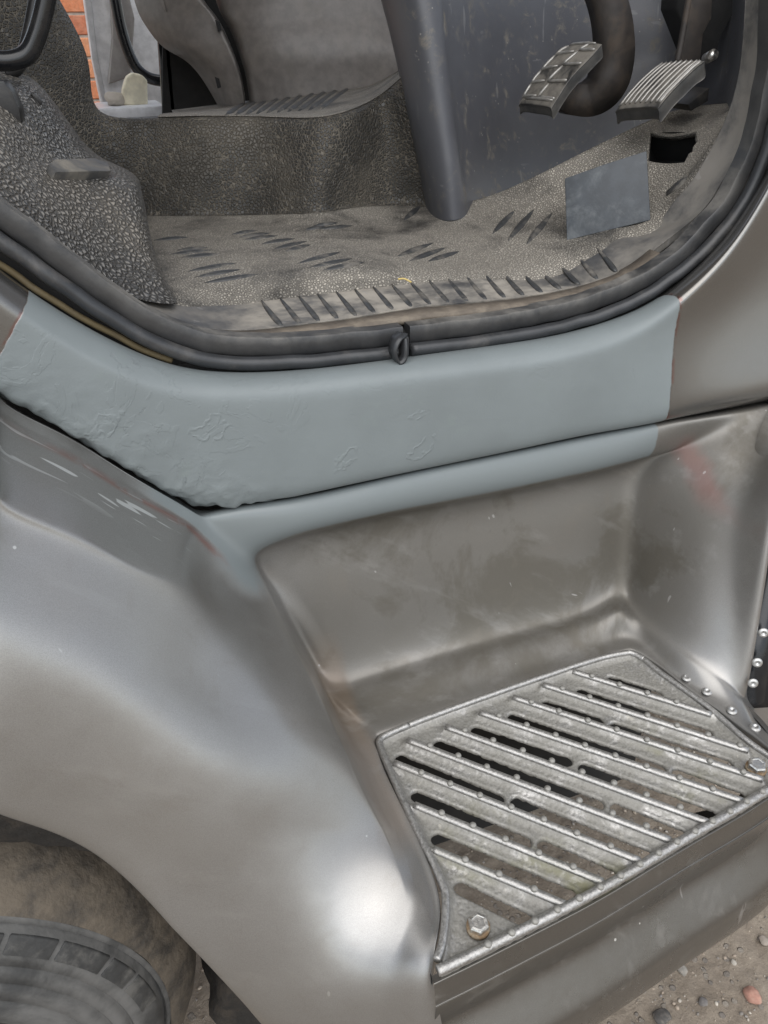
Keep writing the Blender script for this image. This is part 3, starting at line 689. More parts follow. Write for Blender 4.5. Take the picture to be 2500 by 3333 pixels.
RIBS7 = [((850, 165), (1425, 345)), ((725, 220), (1580, 495)), ((600, 272), (1640, 615)), ((460, 335), (1560, 705)), ((320, 395), (1420, 795)), ((160, 450), (1290, 880)), ((105, 545), (1160, 965)), ((190, 720), (1000, 1050)), ((270, 905), (820, 1135))]
RIBS = [(g7(*a_), g7(*b_)) for a_, b_ in RIBS7]
def build_grate():
    st = .00095
    po = np.array(OUT); x0, y0 = po.min(0)-.004; x1, y1 = po.max(0)+.004
    xs = np.arange(x0, x1, st); ys = np.arange(y0, y1, st); X, Y = np.meshgrid(xs, ys); P = np.stack([X.ravel(), Y.ravel()], 1)
    sdo = poly_sd(P, OUT); sds = np.full(len(P), 9.0)
    for a_, b_ in SLOTS: sds = np.minimum(sds, seg_d(P, a_, b_)-SLOT_R)
    sd = np.maximum(sdo, -sds)                       # <0 = metal
    # snap points close to an edge on to it
    nx = len(xs)
    G = sd.reshape(X.shape); gy, gx = np.gradient(G, st); gl = np.sqrt(gx**2+gy**2)+1e-9
    near = (np.abs(G) < st*.62)
    X2 = np.where(near, X-gx/gl*G, X); Y2 = np.where(near, Y-gy/gl*G, Y)
    keep = (G < st*.62)
    P2 = np.stack([X2.ravel(), Y2.ravel()], 1)
    sdo = poly_sd(P2, OUT)
    ds = np.full(len(P2), 9.0)
    for a_, b_ in SLOTS: ds = np.minimum(ds, seg_d(P2, a_, b_)-SLOT_R)
    # height: shallow troughs between ribs, soft lips at the slots, high rim
    dr = np.full(len(P2), 9.0)
    for a_, b_ in RIBS: dr = np.minimum(dr, seg_d(P2, a_, b_))
    z = ZG-.0058+.0052*np.exp(-(dr/.0048)**2)
    z += .0012*np.clip(dr/.014, 0, 1)*0
    z += .0050*np.exp(-((sdo+.004)/.0042)**2)
    z -= .0026*np.clip(1-ds/.0030, 0, 1)**2*np.exp(-(np.clip(.006-dr, 0, 1)/.002))
    z += np.array([.00045*mnoise.noise(Vector((p[0]*260, p[1]*260, 0)))+.0003*mnoise.noise(Vector((p[0]*700, p[1]*700, 3))) for p in P2])
    idx = np.full(len(P2), -1); K = keep.ravel()
    cells = K.reshape(X.shape); c = cells[:-1, :-1] & cells[:-1, 1:] & cells[1:, :-1] & cells[1:, 1:]
    jj, ii = np.nonzero(c); used = np.unique(np.concatenate([jj*nx+ii, jj*nx+ii+1, (jj+1)*nx+ii, (jj+1)*nx+ii+1])); idx[used] = np.arange(len(used))
    V = np.stack([P2[used, 0], P2[used, 1], z[used]], 1)
    Fq = np.stack([idx[jj*nx+ii], idx[jj*nx+ii+1], idx[(jj+1)*nx+ii+1], idx[(jj+1)*nx+ii]], 1)
    from collections import defaultdict
    ec = defaultdict(int)
    for f in Fq.tolist():
        for a_, b_ in zip(f, f[1:]+f[:1]): ec[(a_, b_)] += 1
    be = [(a_, b_) for (a_, b_) in ec if (b_, a_) not in ec]
    bv = sorted({v for e_ in be for v in e_}); mp = {v: len(V)+k for k, v in enumerate(bv)}
    low = V[bv].copy()
    rag = np.array([mnoise.noise(Vector((p[0]*140, p[1]*140, 5))) for p in low])
    low[:, 2] = ZG-.0098+.0016*rag
    mp2 = {v: len(V)+len(low)+k for k, v in enumerate(bv)}
    V = np.concatenate([V, low]); Fc = Fq.tolist()+[[b_, a_, mp[a_], mp[b_]] for a_, b_ in be]
    me = mesh_from('grating_plate', V, Fc); o = obj('grating_plate', me, M['alu']); me.set_sharp_from_angle(angle=rad(50)); gchild(o)
    # ribs
    for k, (a_, b_) in enumerate(RIBS):
        t = np.linspace(0, 1, 40); pth = np.stack([a_[0]+(b_[0]-a_[0])*t, a_[1]+(b_[1]-a_[1])*t, np.full(40, ZG+.0012)], 1)
        inside = poly_sd(pth[:, :2], OUT) < -.002; pth = pth[inside]
        gchild(sweep('rib', pth, circ(.0037, 12, .85, 1.1), M['alu'], ref=(0, 0, 1), wob=.0002))
    # rim rails: front edge, right edge, back and left
    def rail(name, pts, r, zoff, off=0.0):
        p = crom([(*onZ(x, y, ZG)[:2], ZG+zoff) for x, y in pts], 10); return gchild(sweep(name, p, circ(r, 10), M['alu'], ref=(0, 0, 1), wob=.0005))
    rail('front_rail', [(1424, 3164)]+FRONT[1:]+[(2575, 2526)], .0047, .0020)
    rail('side_rail', [(1422, 3128), (1442, 3060), (1452, 2930), (1432, 2855), (1362, 2712), (1288, 2552), (1240, 2440), (1236, 2412), (1258, 2394), (1330, 2362)], .0040, .0008)
    rail('back_rail', [(1330, 2362), (1440, 2320), (1700, 2228), (1930, 2151), (2030, 2128), (2060, 2128), (2095, 2146)], .0038, .0008)
    rail('side_rail', [(2095, 2146), (2151, 2192), (2310, 2308), (2422, 2405), (2500, 2460), (2575, 2515)], .0036, .0008)
    # studs
    bm = bmesh.new(); bmesh.ops.create_uvsphere(bm, u_segments=12, v_segments=8, radius=.0036)
    for v in bm.verts: v.co.z *= .85
    sm = bpy.data.meshes.new('stud'); bm.to_mesh(sm); bm.free(); sm.materials.append(M['alu']); sm.shade_smooth()
    studs7 = [[(927, 192), (1041, 228), (1157, 263), (1277, 299)], [(804, 244), (917, 280), (1036, 317), (1157, 356), (1280, 398), (1409, 436), (1541, 480)],
              [(675, 300), (790, 338), (910, 377), (1030, 415), (1155, 457), (1283, 500), (1417, 546), (1555, 591)],
              [(541, 357), (656, 396), (776, 438), (898, 480), (1024, 523), (1153, 567), (1290, 615), (1428, 661)],
              [(399, 418), (517, 460), (640, 502), (761, 545), (887, 591), (1019, 637), (1153, 686), (1293, 737)],
              [(254, 481), (372, 524), (491, 570), (615, 614), (743, 661), (875, 710), (1012, 762), (1153, 815)],
              [(219, 594), (339, 640), (462, 688), (592, 737), (727, 788), (864, 845), (1004, 899)],
              [(303, 762), (433, 814), (567, 870), (706, 927), (849, 985)], [(401, 956), (541, 1015), (687, 1077)]]
    for r in studs7:
        for x, y in r:
            p = g7(x, y); s = obj('stud', sm, None, smooth=False); s.location = (p[0], p[1], ZG+.0047); gchild(s)
    fr = crom([(*onZ(x, y, ZG)[:2], ZG) for x, y in FRONT], 30)
    dl = np.concatenate([[0], np.cumsum(np.linalg.norm(np.diff(fr, axis=0), axis=1))])
    for t in np.arange(.045, dl[-1], .0245):
        s = obj('stud', sm, None, smooth=False); s.location = (np.interp(t, dl, fr[:, 0]), np.interp(t, dl, fr[:, 1]), ZG+.0068); gchild(s)
build_grate()
def hex_bolt(px, py, rot):
    p = onZ(px, py, ZG+.002); bm = bmesh.new()
    def ringz(r, z, n, a0=0.0): return [bm.verts.new((r*math.cos(a0+2*math.pi*i/n), r*math.sin(a0+2*math.pi*i/n), z)) for i in range(n)]
    n = 6; r0 = ringz(.0097, .0, 6); r1 = ringz(.0097, .0052, 6); r2 = ringz(.0086, .0066, 6); r3 = ringz(.0066, .0068, 6); r4 = ringz(.0060, .0062, 6)
    for a_, b_ in ((r0, r1), (r1, r2), (r2, r3), (r3, r4)):
        for i in range(6): bm.faces.new((a_[i], a_[(i+1) % 6], b_[(i+1) % 6], b_[i]))
    bm.faces.new(r4)
    bmesh.ops.recalc_face_normals(bm, faces=bm.faces); me = bpy.data.meshes.new('bolt'); bm.to_mesh(me); bm.free()
    o = obj('bolt', me, M['zinc'], smooth=False); o.location = (p[0], p[1], ZG+.0015); o.rotation_euler = (rad(3), rad(-2), rot); gchild(o)
    w = sweep('rust_washer', np.array([[p[0], p[1], ZG-.0035], [p[0], p[1], ZG+.0012]]), circ(.0108, 20), M['rust'], ref=(1, 0, 0)); gchild(w)
    return o
hex_bolt(1557, 3012, .3); hex_bolt(2462, 2496, .8)

# --- rivets on the right flange and on the black strip
def rivet(p, nrm, r=.0062):
    bm = bmesh.new(); prof = [(1.0, 0), (.97, .12), (.80, .26), (.52, .34), (.40, .30), (.36, .12), (0.0, .10)]
    rings = [[bm.verts.new((r*a_*math.cos(6.2832*i/16), r*a_*math.sin(6.2832*i/16), r*h)) for i in range(16)] for a_, h in prof[:-1]]; c = bm.verts.new((0, 0, r*prof[-1][1]))
    for A, B in zip(rings, rings[1:]):
        for i in range(16): bm.faces.new((A[i], A[(i+1) % 16], B[(i+1) % 16], B[i]))
    for i in range(16): bm.faces.new((rings[-1][i], rings[-1][(i+1) % 16], c))
    me = bpy.data.meshes.new('rivet'); bm.to_mesh(me); bm.free(); o = obj('rivet', me, M['rivet'])
    o.location = tuple(p); o.rotation_euler = Vector(nrm).to_track_quat('Z', 'Y').to_euler(); child(o); return o
for x, y in [(2235, 2206), (2301, 2251), (2382, 2313), (2458, 2368)]: rivet(onZ(x, y, ZG+.004), (-.05, -.05, 1))

# --- black strip at the front corner with rivets, hose and bracket
strip_pts = [(2560, 1780, -.135), (2505, 2000, -.165), (2468, 2180, -.190), (2448, 2330, -.205)]
sp = crom([onY(*p)+np.array([.012, .012, 0]) for p in strip_pts], 8)
child(sweep('black_edge_strip', sp, [(.003, -.018), (.004, 0), (.003, .018), (-.002, .018), (-.002, -.018)], M['blackgloss'], ref=(-.35, -.9, .2)))
for x, y, Y in [(2483, 2058, -.178), (2463, 2155, -.190), (2449, 2222, -.198)]: rivet(onY(x, y, Y)+np.array([0, -.001, 0]), (-.5, -.8, .25), .0062)
hp = crom([onY(2560, 1900, -.08), onY(2515, 2080, -.09), onY(2505, 2240, -.10), onY(2500, 2420, -.10)], 40)
child(sweep('corrugated_hose', hp, circ(.016, 14), M['black'], ref=(0, -1, 0), scale=[1+.10*math.sin(i*1.3) for i in range(len(hp))]))
child(prism('grey_bracket', [onY(2470, 2250, -.16), onY(2530, 2300, -.16), onY(2540, 2420, -.16), onY(2466, 2360, -.16)], np.array([.004, .012, 0]), M['kick'], bev=.001))

B_OUT = [(-240, 540), (-20, 695), (130, 806), (280, 918), (420, 1008), (560, 1056), (760, 1078), (960, 1062), (1165, 1034), (1382, 1000), (1600, 980), (1795, 953), (1947, 915), (2061, 866), (2142, 806), (2278, 695), (2345, 600), (2403, 515), (2446, 430), (2479, 325), (2503, 200), (2520, 60), (2530, -80)]
B_IN = [(-200, 470), (10, 622), (160, 742), (310, 862), (440, 945), (590, 985), (760, 988), (900, 972), (1141, 942), (1380, 912), (1575, 892), (1763, 882), (1871, 838), (1953, 800), (2040, 770), (2121, 752), (2197, 653), (2251, 590), (2316, 485), (2375, 360), (2414, 217), (2430, 60), (2437, -80)]
# --- door seal (two lips), metal flange and sealant line
def path_on(pts, n=14): return crom([PT(p) for p in pts], n)
bulb_l = [(-220, 600, .045), (-80, 715, .045), (0, 785, .045), (150, 890, .045), (300, 995, .045), (450, 1090, .045), (600, 1152, .045), (760, 1182, .045), (1000, 1176, .045), (1200, 1156, .045), (1292, 1145, .045)]
bulb_r = [(1335, 1138, .045), (1600, 1106, .045), (1850, 1058, .045), (2050, 986, .045), (2200, 895, .045), (2320, 790, .045), (2425, 648, .045), (2505, 462, .045), (2560, 220, .045), (2580, -60, .045)]
lip_l = [(-230, 500, .060), (-80, 628, .060), (0, 695, .060), (150, 805, .060), (300, 920, .060), (450, 1022, .060), (600, 1090, .060), (760, 1122, .060), (1000, 1119, .060), (1200, 1099, .060), (1302, 1088, .060)]
lip_r = [(1325, 1085, .060), (1600, 1050, .060), (1850, 1002, .060), (2030, 938, .060), (2170, 857, .060), (2290, 745, .060), (2385, 618, .060), (2455, 455, .060), (2505, 225, .060), (2525, -60, .060)]
lipprof = [(.0072, -.0102), (.0085, -.0085), (.0088, -.002), (.0085, .0055), (.0068, .0088), (.002, .0102), (-.006, .010), (-.010, .002), (-.010, -.0102)]
bulbprof = circ(.0074, 14, 1.0, .95)
for pts in (bulb_l, bulb_r): child(sweep('seal_bulb', path_on(pts), bulbprof, M['seal_clean'], wob=.0012))
for pts in (lip_l, lip_r): child(sweep('seal_lip', path_on(pts), lipprof, M['seal'], wob=.0016)).data.set_sharp_from_angle(angle=rad(38))
# torn loop of seal at the joint
lp = onY(1297, 1128, .028)
loop = crom([lp+np.array(v) for v in [(.006, .004, .012), (-.004, -.004, .009), (-.0085, -.006, -.002), (-.004, -.006, -.013), (.002, -.006, -.010), (.0035, -.005, -.001), (.004, -.002, .008)]], 8)
child(sweep('seal_loop', loop, [(.0065, -.0011), (.0065, .0011), (-.0065, .0011), (-.0065, -.0011)], M['seal_clean'], ref=(0.25, -1, -.1)))
child(box('seal_joint', tuple(onY(1318, 1125, .040)), (.007, .010, .022), M['seal_clean'], bev=.003))
fl = path_on([(x+2, y+20, .082) for x, y in B_OUT[5:15]])
child(sweep('sill_flange', fl, [(.014, -.0025), (.014, .004), (-.016, .004), (-.016, -.0025)], M['flange'], wob=.001))
yl = path_on([(-150, 748, .052), (0, 862, .052), (150, 962, .052), (300, 1054, .052), (450, 1130, .052), (560, 1172, .052)])
child(sweep('sealant_line', yl, circ(.0032, 8), M['yellow'], wob=.002))
bk = path_on([(-280, 560, .075), (0, 765, .075), (300, 985, .075), (600, 1140, .075), (1000, 1160, .075), (1400, 1105, .075), (1850, 1020, .075), (2150, 900, .075), (2320, 740, .075), (2450, 560, .075), (2560, 200, .075)])
child(sweep('seal_carrier', bk, [(.010, -.004), (.010, .036), (-.02, .036), (-.02, -.004)], M['void']))

# ---------------------------------------------------------------- interior
ZF = .83
# floor mat: border outer edge, border inner edge, floor, fold, riser
def border_pt(t, s):
    """t along the border 0..1, s across (0 outer, 1 inner)"""
    n = len(B_OUT)-1; i = min(int(t*n), n-1); f = t*n-i
    o = np.array(B_OUT[i])*(1-f)+np.array(B_OUT[i+1])*f; q = np.array(B_IN[i])*(1-f)+np.array(B_IN[i+1])*f
    k = np.clip((t*n-9)/8, 0, 1)+.9*np.clip((5.5-t*n)/3, 0, 1); p = o*(1-s)+q*s
    Yo, Yi = .095, .185-.05*k
    return onY(p[0], p[1], Yo*(1-s)+Yi*s)
def build_border():
    n = len(B_OUT); rows = []
    for s, dz in ((.02, -.009), (0, -.0075), (0.0, 0), (.04, .0015), (.35, .001), (.7, .0005), (1.0, -.001), (1.05, -.006)):
        r = []
        for i in range(n):
            p = border_pt(i/(n-1), s); r.append(p+np.array([0, 0, dz]))
        rows.append(r)
    return vcage('mat_border', [rows], M['border'], None, 4, up=(0, -1, 1))
bord = build_border()
def ribs_border():
    for i in range(19):
        a0 = 860+60.5*i
        # inner point px, outer px
        def find(curve, px):
            c = np.array(curve); k = np.searchsorted(c[:, 0], px)-1; f = (px-c[k, 0])/(c[k+1, 0]-c[k, 0]); return (k+f)/(len(c)-1)
        ti, to = find(B_IN, a0-10), find(B_OUT, a0+58)
        pts = []
        for s in np.linspace(.97, .04, 9):
            t = ti*s+to*(1-s); p = border_pt(t, s); pts.append(p+np.array([0, -.0004, .0012]))
        pts = np.array(pts); sc = [.2, .45, .62, .78, .9, 1, 1.08, 1.05, .6]
        o = sweep('border_rib', pts, [(-.002, -.0040), (.0008, -.0028), (.0012, 0), (.0008, .0028), (-.002, .0040)], M['rib'], ref=(0, -.5, 1), scale=sc); child(o)
ribs_border()
def fl(x, y, dz=0.0): return onZ(x, y, ZF+dz)
def build_floor():
    """floor pan with its fold up to the centre riser; columns left to right, rows front to back"""
    cols = []
    #  front (border inner) | floor near | floor mid | floor far | fold | riser low | riser mid | riser top | platform edge
    data = [
        [(330, 985, .16), ('z', 350, 905, ZF), ('z', 360, 820, ZF), ('z', 380, 755, ZF), ('z', 400, 705, ZF+.002)],
        [(560, 975, .17), ('z', 545, 900, ZF), ('z', 540, 820, ZF), ('z', 520, 755, ZF), ('z', 500, 702, ZF+.002)],
        [(760, 993, .18), ('z', 735, 910, ZF), ('z', 710, 825, ZF), ('z', 690, 755, ZF), ('z', 680, 702, ZF+.002)],
        [(1000, 970, .18), ('z', 960, 890, ZF+.001), ('z', 920, 815, ZF), ('z', 890, 750, ZF), ('z', 870, 698, ZF+.003)],
        [(1250, 935, .18), ('z', 1190, 870, ZF+.002), ('z', 1130, 800, ZF), ('z', 1080, 742, ZF+.002), ('z', 1050, 690, ZF+.012)],
        [(1480, 905, .17), (1420, 855, .245), (1350, 790, .345), (1290, 730, .46), (1240, 668, .56)],
        [(1700, 885, .16), (1645, 840, .22), (1585, 780, .30), (1535, 728, .395), (1488, 662, .50)],
        [(1880, 838, .155), (1845, 795, .205), (1800, 735, .275), (1758, 682, .340), (1712, 588, .395)],
        [(2010, 785, .15), (1985, 740, .195), (1960, 665, .255), (1938, 595, .310), (1905, 492, .365)],
        [(2130, 738, .145), (2115, 690, .18), (2105, 600, .235), (2098, 510, .290), (2085, 405, .350)],
        [(2260, 580, .135), (2250, 550, .165), (2240, 500, .21), (2232, 425, .28), (2225, 352, .37)],
        [(2400, 370, .13), (2392, 368, .155), (2385, 362, .19), (2378, 352, .24), (2370, 335, .31)],
    ]
    g = [[PT(p) for p in c] for c in data]
    # front edge tucks under the border
    g = [[c[0]+np.array([0, -.06, -.04])]+[c[0]+np.array([0, 0, -.0025])]+c[1:] for c in g]
    o = vcage('floor_mat', [g], M['mat'], None, 4, up=(0, 0, 1))
    bake(o); return o, data
floor, FD = build_floor()
dashes = [(1246, 705, 1327, 651), (1279, 711, 1351, 654), (1315, 717, 1369, 669), (990, 749, 1060, 737), (1022, 735, 1098, 725), (1038, 746, 1146, 734), (754, 763, 838, 750), (778, 772, 880, 759), (790, 781, 905, 767),
          (850, 794, 960, 777), (893, 810, 998, 786), (929, 818, 1010, 797), (968, 858, 1110, 820), (1007, 871, 1146, 842), (1050, 880, 1188, 852), (1294, 834, 1411, 790), (1333, 850, 1453, 805), (1393, 851, 1496, 818),
          (1603, 762, 1676, 683), (1654, 784, 1738, 681), (1714, 795, 1798, 692), (499, 783, 613, 772), (575, 815, 678, 806), (553, 828, 694, 813), (580, 840, 721, 826), (609, 884, 772, 856), (633, 903, 784, 877), (663, 921, 844, 892),
          (2190, 640, 2290, 575)][:28]
def surf_hit(o, px, py):
    d = Vector(ray(px, py)).normalized(); mi = Matrix.Identity(4)
    ok, loc, nr, _ = o.ray_cast(Vector(CAM), d)
    return (np.array(loc), np.array(nr)) if ok else (None, None)
def build_dashes():
    for x0, y0, x1, y1 in dashes:
        a_, na = surf_hit(floor, x0, y0); b_, nb_ = surf_hit(floor, x1, y1)
        if a_ is None or b_ is None: continue
        t = np.linspace(0, 1, 11); pts = a_+(b_-a_)*t[:, None]
        for k in range(11):
            h = surf_hit(floor, x0+(x1-x0)*t[k], y0+(y1-y0)*t[k])
            if h[0] is not None: pts[k] = h[0]
        L = np.linalg.norm(b_-a_)
        sc = [max(.06, math.sin(math.pi*x)**.75) for x in t]
        w = min(.0075, .115*L+.002)
        n = na if na[2] > 0 else -na
        o = sweep('floor_rib', pts, [(-.0015, -w), (.0016, -w*.62), (.0032, 0), (.0016, w*.62), (-.0015, w)], M['rib'], ref=tuple(n), scale=sc); child(o)
build_dashes()
# centre riser, engine cover slope on the left, platform beyond
RTOP = []
def build_riser():
    def rz(x, y, z): return ('z', x, y, z)
    fold = [PT(c[4]) for c in FD]
    cols = []
    tops = {0: (330, 372), 1: (520, 392), 2: (700, 388), 3: (900, 392), 4: (1080, 388), 5: (1230, 330), 6: (1330, 250)}
    for i in range(7):
        f = fold[i]; tx, ty = tops[i]
        Yt = f[1]+.015
        t = onY(tx, ty, Yt); m1 = f*.93+t*.07+np.array([0, .004, .002]); m2 = f*.55+t*.45; m3 = f*.10+t*.90
        cols.append([f+np.array([0, -.006, -.004]), f, m1, m2, m3, t+np.array([0, .014, .003])]); RTOP.append(t+np.array([0, .014, .003]))
    # left: the cover climbs towards the upper left
    f = fold[0]; A = []
    s = [(240, 735, .60), (230, 690, .615), (225, 640, .62), (225, 480, .63), (262, 240, .65), (288, 205, .675)]
    A = [PT(p) for p in s]
    s2 = [(60, 740, .56), (50, 690, .575), (45, 620, .58), (70, 350, .60), (150, 60, .63), (195, 0, .66)]
    B = [PT(p) for p in s2]
    s3 = [(-200, 740, .52), (-210, 690, .53), (-215, 600, .54), (-190, 300, .56), (-20, -180, .60), (60, -260, .64)]
    Cc = [PT(p) for p in s3]
    return vcage('centre_riser', [[Cc, B, A]+cols], M['riser'], None, 4)
build_riser()
def build_platform():
    e0 = RTOP[1:]
    far = [(560, 372, 1.15), (720, 352, 1.15), (880, 330, 1.15), (1060, 300, 1.15), (1210, 272, 1.15), (1330, 205, 1.12)]
    far = [PT(p) for p in far]
    rows = [e0, [p*.93+q*.07+np.array([0, 0, .003]) for p, q in zip(e0, far)], [p*.5+q*.5+np.array([0, 0, .004]) for p, q in zip(e0, far)], far, [q+np.array([.03, .25, -.01]) for q in far]]
    return vcage('platform_mat', [rows], M['mat'], None, 3, up=(0, 0, 1))
plat = build_platform()
bake(plat)
for k in range(10):
    xa, ya, xb, yb = 735+34*k, 377-2.2*k, 815+36*k, 322-4.2*k
    pts = []
    for t in np.linspace(0, 1, 7):
        h, n = surf_hit(plat, xa+(xb-xa)*t, ya+(yb-ya)*t)
        if h is not None: pts.append(h)
    if len(pts) > 3: child(sweep('platform_rib', np.array(pts), [(-.002, -.006), (.003, -.003), (.003, .003), (-.002, .006)], M['rib'], ref=(0, 0, 1), scale=[.4]+[1]*(len(pts)-2)+[.4]))

# seat base block on the left
def build_seat_base():
    c = [
        [(-330, 40, .42), (-330, 130, .34), (-330, 250, .26), (-320, 330, .20), (-330, 420, .155), (-330, 560, .125)],
        [(-150, 130, .42), (-150, 200, .34), (-150, 290, .26), (-150, 390, .20), (-150, 470, .155), (-130, 590, .125)],
        [(0, 225, .42), (0, 245, .34), (0, 330, .26), (0, 430, .205), (-10, 520, .16), (20, 660, .125)],
        [(95, 250, .42), (105, 285, .34), (105, 400, .27), (100, 520, .215), (110, 610, .165), (140, 755, .125)],
        [(190, 350, .42), (195, 385, .34), (200, 490, .285), (205, 555, .235), (225, 680, .180), (270, 865, .128)],
        [(300, 490, .42), (300, 515, .34), (305, 550, .295), (310, 585, .255), (345, 740, .200), (400, 955, .130)],
        [(400, 545, .42), (405, 565, .345), (410, 578, .305), (418, 615, .265), (450, 780, .210), (510, 985, .133)],
        [(452, 585, .42), (455, 605, .36), (458, 618, .325), (468, 665, .285), (500, 820, .228), (570, 985, .150)],
        [(452, 620, .42), (462, 650, .385), (466, 668, .36), (478, 715, .325), (508, 845, .270), (570, 960, .21)],
        [(440, 680, .44), (450, 690, .43), (455, 700, .41), (470, 740, .38), (500, 850, .33), (550, 945, .26)],
    ]
    return vcage('seat_base', [c], M['seatbase'], None, 4, up=(0, -1, 1))
seatb = build_seat_base(); 
bake(seatb)
def pad_on(o, pts, h, name, mat):
    q = [surf_hit(o, x, y) for x, y in pts]
    if any(a_[0] is None for a_ in q): return
    n = sum(a_[1] for a_ in q); n /= np.linalg.norm(n)
    child(prism(name, [a_[0]+n*h for a_ in q], -n*(h+.012), mat, bev=.0018))
pad_on(seatb, [(150, 556), (172, 583), (352, 577), (345, 552), (300, 534), (170, 540)], .008, 'raised_pad', M['border_strip'])
# kick panel / column cover
def build_kick():
    g = [
        [(1195, -140, .60), (1240, 0, .59), (1290, 200, .575), (1335, 420, .56), (1365, 560, .545), (1388, 680, .53), (1392, 700, .53)],
        [(1225, -140, .55), (1262, 0, .54), (1308, 200, .52), (1352, 420, .50), (1385, 560, .485), (1412, 690, .475), (1416, 712, .475)],
        [(1330, -140, .49), (1350, 0, .475), (1385, 200, .46), (1425, 420, .445), (1450, 560, .435), (1468, 694, .43), (1470, 716, .43)],
        [(1420, -140, .49), (1430, 0, .475), (1450, 200, .46), (1480, 420, .448), (1500, 560, .44), (1515, 680, .44), (1518, 706, .44)],
        [(1470, -140, .53), (1475, 0, .52), (1490, 200, .505), (1512, 420, .49), (1528, 560, .48), (1545, 668, .475), (1550, 690, .475)],
        [(1650, -140, .62), (1650, 0, .61), (1650, 150, .60), (1655, 300, .585), (1665, 440, .57), (1680, 580, .55), (1690, 640, .545)],
        [(1900, -140, .66), (1900, 0, .65), (1900, 120, .64), (1900, 230, .63), (1905, 330, .61), (1910, 450, .59), (1915, 500, .58)],
        [(2150, -140, .62), (2150, 0, .61), (2150, 100, .60), (2150, 190, .59), (2155, 270, .57), (2160, 370, .55), (2165, 420, .54)],
        [(2290, -140, .52), (2290, 0, .51), (2290, 90, .50), (2290, 170, .49), (2290, 240, .475), (2290, 330, .46), (2290, 370, .45)],
        [(2400, -140, .38), (2398, 0, .37), (2392, 90, .365), (2385, 170, .36), (2375, 240, .355), (2360, 320, .345), (2355, 350, .34)],
        [(2470, -140, .22), (2460, 0, .215), (2445, 90, .21), (2425, 170, .205), (2410, 250, .20), (2385, 340, .195), (2375, 370, .19)],
    ]
    return vcage('kick_panel', [g], M['kick'], None, 4, up=(-.3, -1, 0))
build_kick()

# pedals
def build_brake():
    e_ = empty('brake_pedal', tuple(onY(1820, 260, .40))); child(e_)
    def pc(o): o.parent = e_; o.matrix_parent_inverse = Matrix.Translation(e_.location).inverted(); return o
    L, R_ = .435, .365
    prof_l = [(1692, 338), (1714, 298), (1740, 258), (1780, 211), (1822, 170), (1866, 148)]
    prof_r = [(1797, 352), (1818, 318), (1858, 258), (1900, 212), (1940, 170), (1958, 148)]
    rows = []
    for (xl, yl_), (xr, yr) in zip(prof_l, prof_r):
        a_ = onY(xl, yl_, L); b_ = onY(xr, yr, R_); rows.append([a_, a_*.93+b_*.07+np.array([-.001, 0, .002]), a_*.5+b_*.5+np.array([-.0015, 0, .003]), a_*.07+b_*.93+np.array([-.001, 0, .002]), b_])
    dn = np.array([.004, 0, -.013])
    top = rows
    rim = [top[0][0], *top[0][1:], *[r[-1] for r in top[1:]], *top[-1][::-1][1:], *[r[0] for r in top[1:-1]][::-1]]
    g2 = [[p for p in rim+[rim[0]]], [p+dn*.35 for p in rim+[rim[0]]], [p+dn for p in rim+[rim[0]]]]
    inner = [[p+dn for p in r] for r in rows]
    pc(cage('pad', [rows, g2, inner], M['pad'], None, 3))
    # raised chequer bars on the pad
    R = [np.array(r) for r in rows]
    def sp(u, v):
        i = min(int(u*5), 4); f = u*5-i; A = R[i]*(1-f)+R[i+1]*f; j = v*4; k = min(int(j), 3); return A[k]*(1-(j-k))+A[k+1]*(j-k)
    for u0, v0, u1, v1 in [(.08, .12, .30, .46), (.30, .10, .50, .44), (.50, .12, .72, .46), (.72, .12, .92, .50), (.10, .50, .30, .86), (.33, .50, .54, .86), (.56, .52, .76, .88), (.78, .56, .94, .88), (.94, .16, .95, .70), (.06, .3, .07, .8)]:
        for (ua, va, ub, vb) in ((u0, v0, u1, v0+.04), (u0, v0, u0+.04, v1)):
            pts = np.array([sp(ua+(ub-ua)*t, va+(vb-va)*t) for t in np.linspace(0, 1, 5)])+np.array([-.0006, 0, .0015])
            if np.linalg.norm(pts[-1]-pts[0]) < .006: continue
            pc(sweep('pad_rib', pts, circ(.0021, 8), M['padrib'], ref=(-.4, 0, .9), scale=[.5, 1, 1, 1, .5]))
    arm = crom([onY(1935, -80, .42), onY(1968, 0, .42), (onY(1988, 90, .42)), onY(1990, 190, .425), onY(1965, 275, .43), onY(1915, 318, .44), onY(1860, 325, .445), onY(1820, 310, .44)], 8)
    pc(sweep('arm', arm, [(.020, -.022), (.020, .022), (-.012, .022), (-.012, -.022)], M['arm'], ref=(0, -1, 0), scale=list(np.concatenate([np.linspace(.9, 1.15, 30), np.linspace(1.15, .8, len(arm)-30)]))))
build_brake()
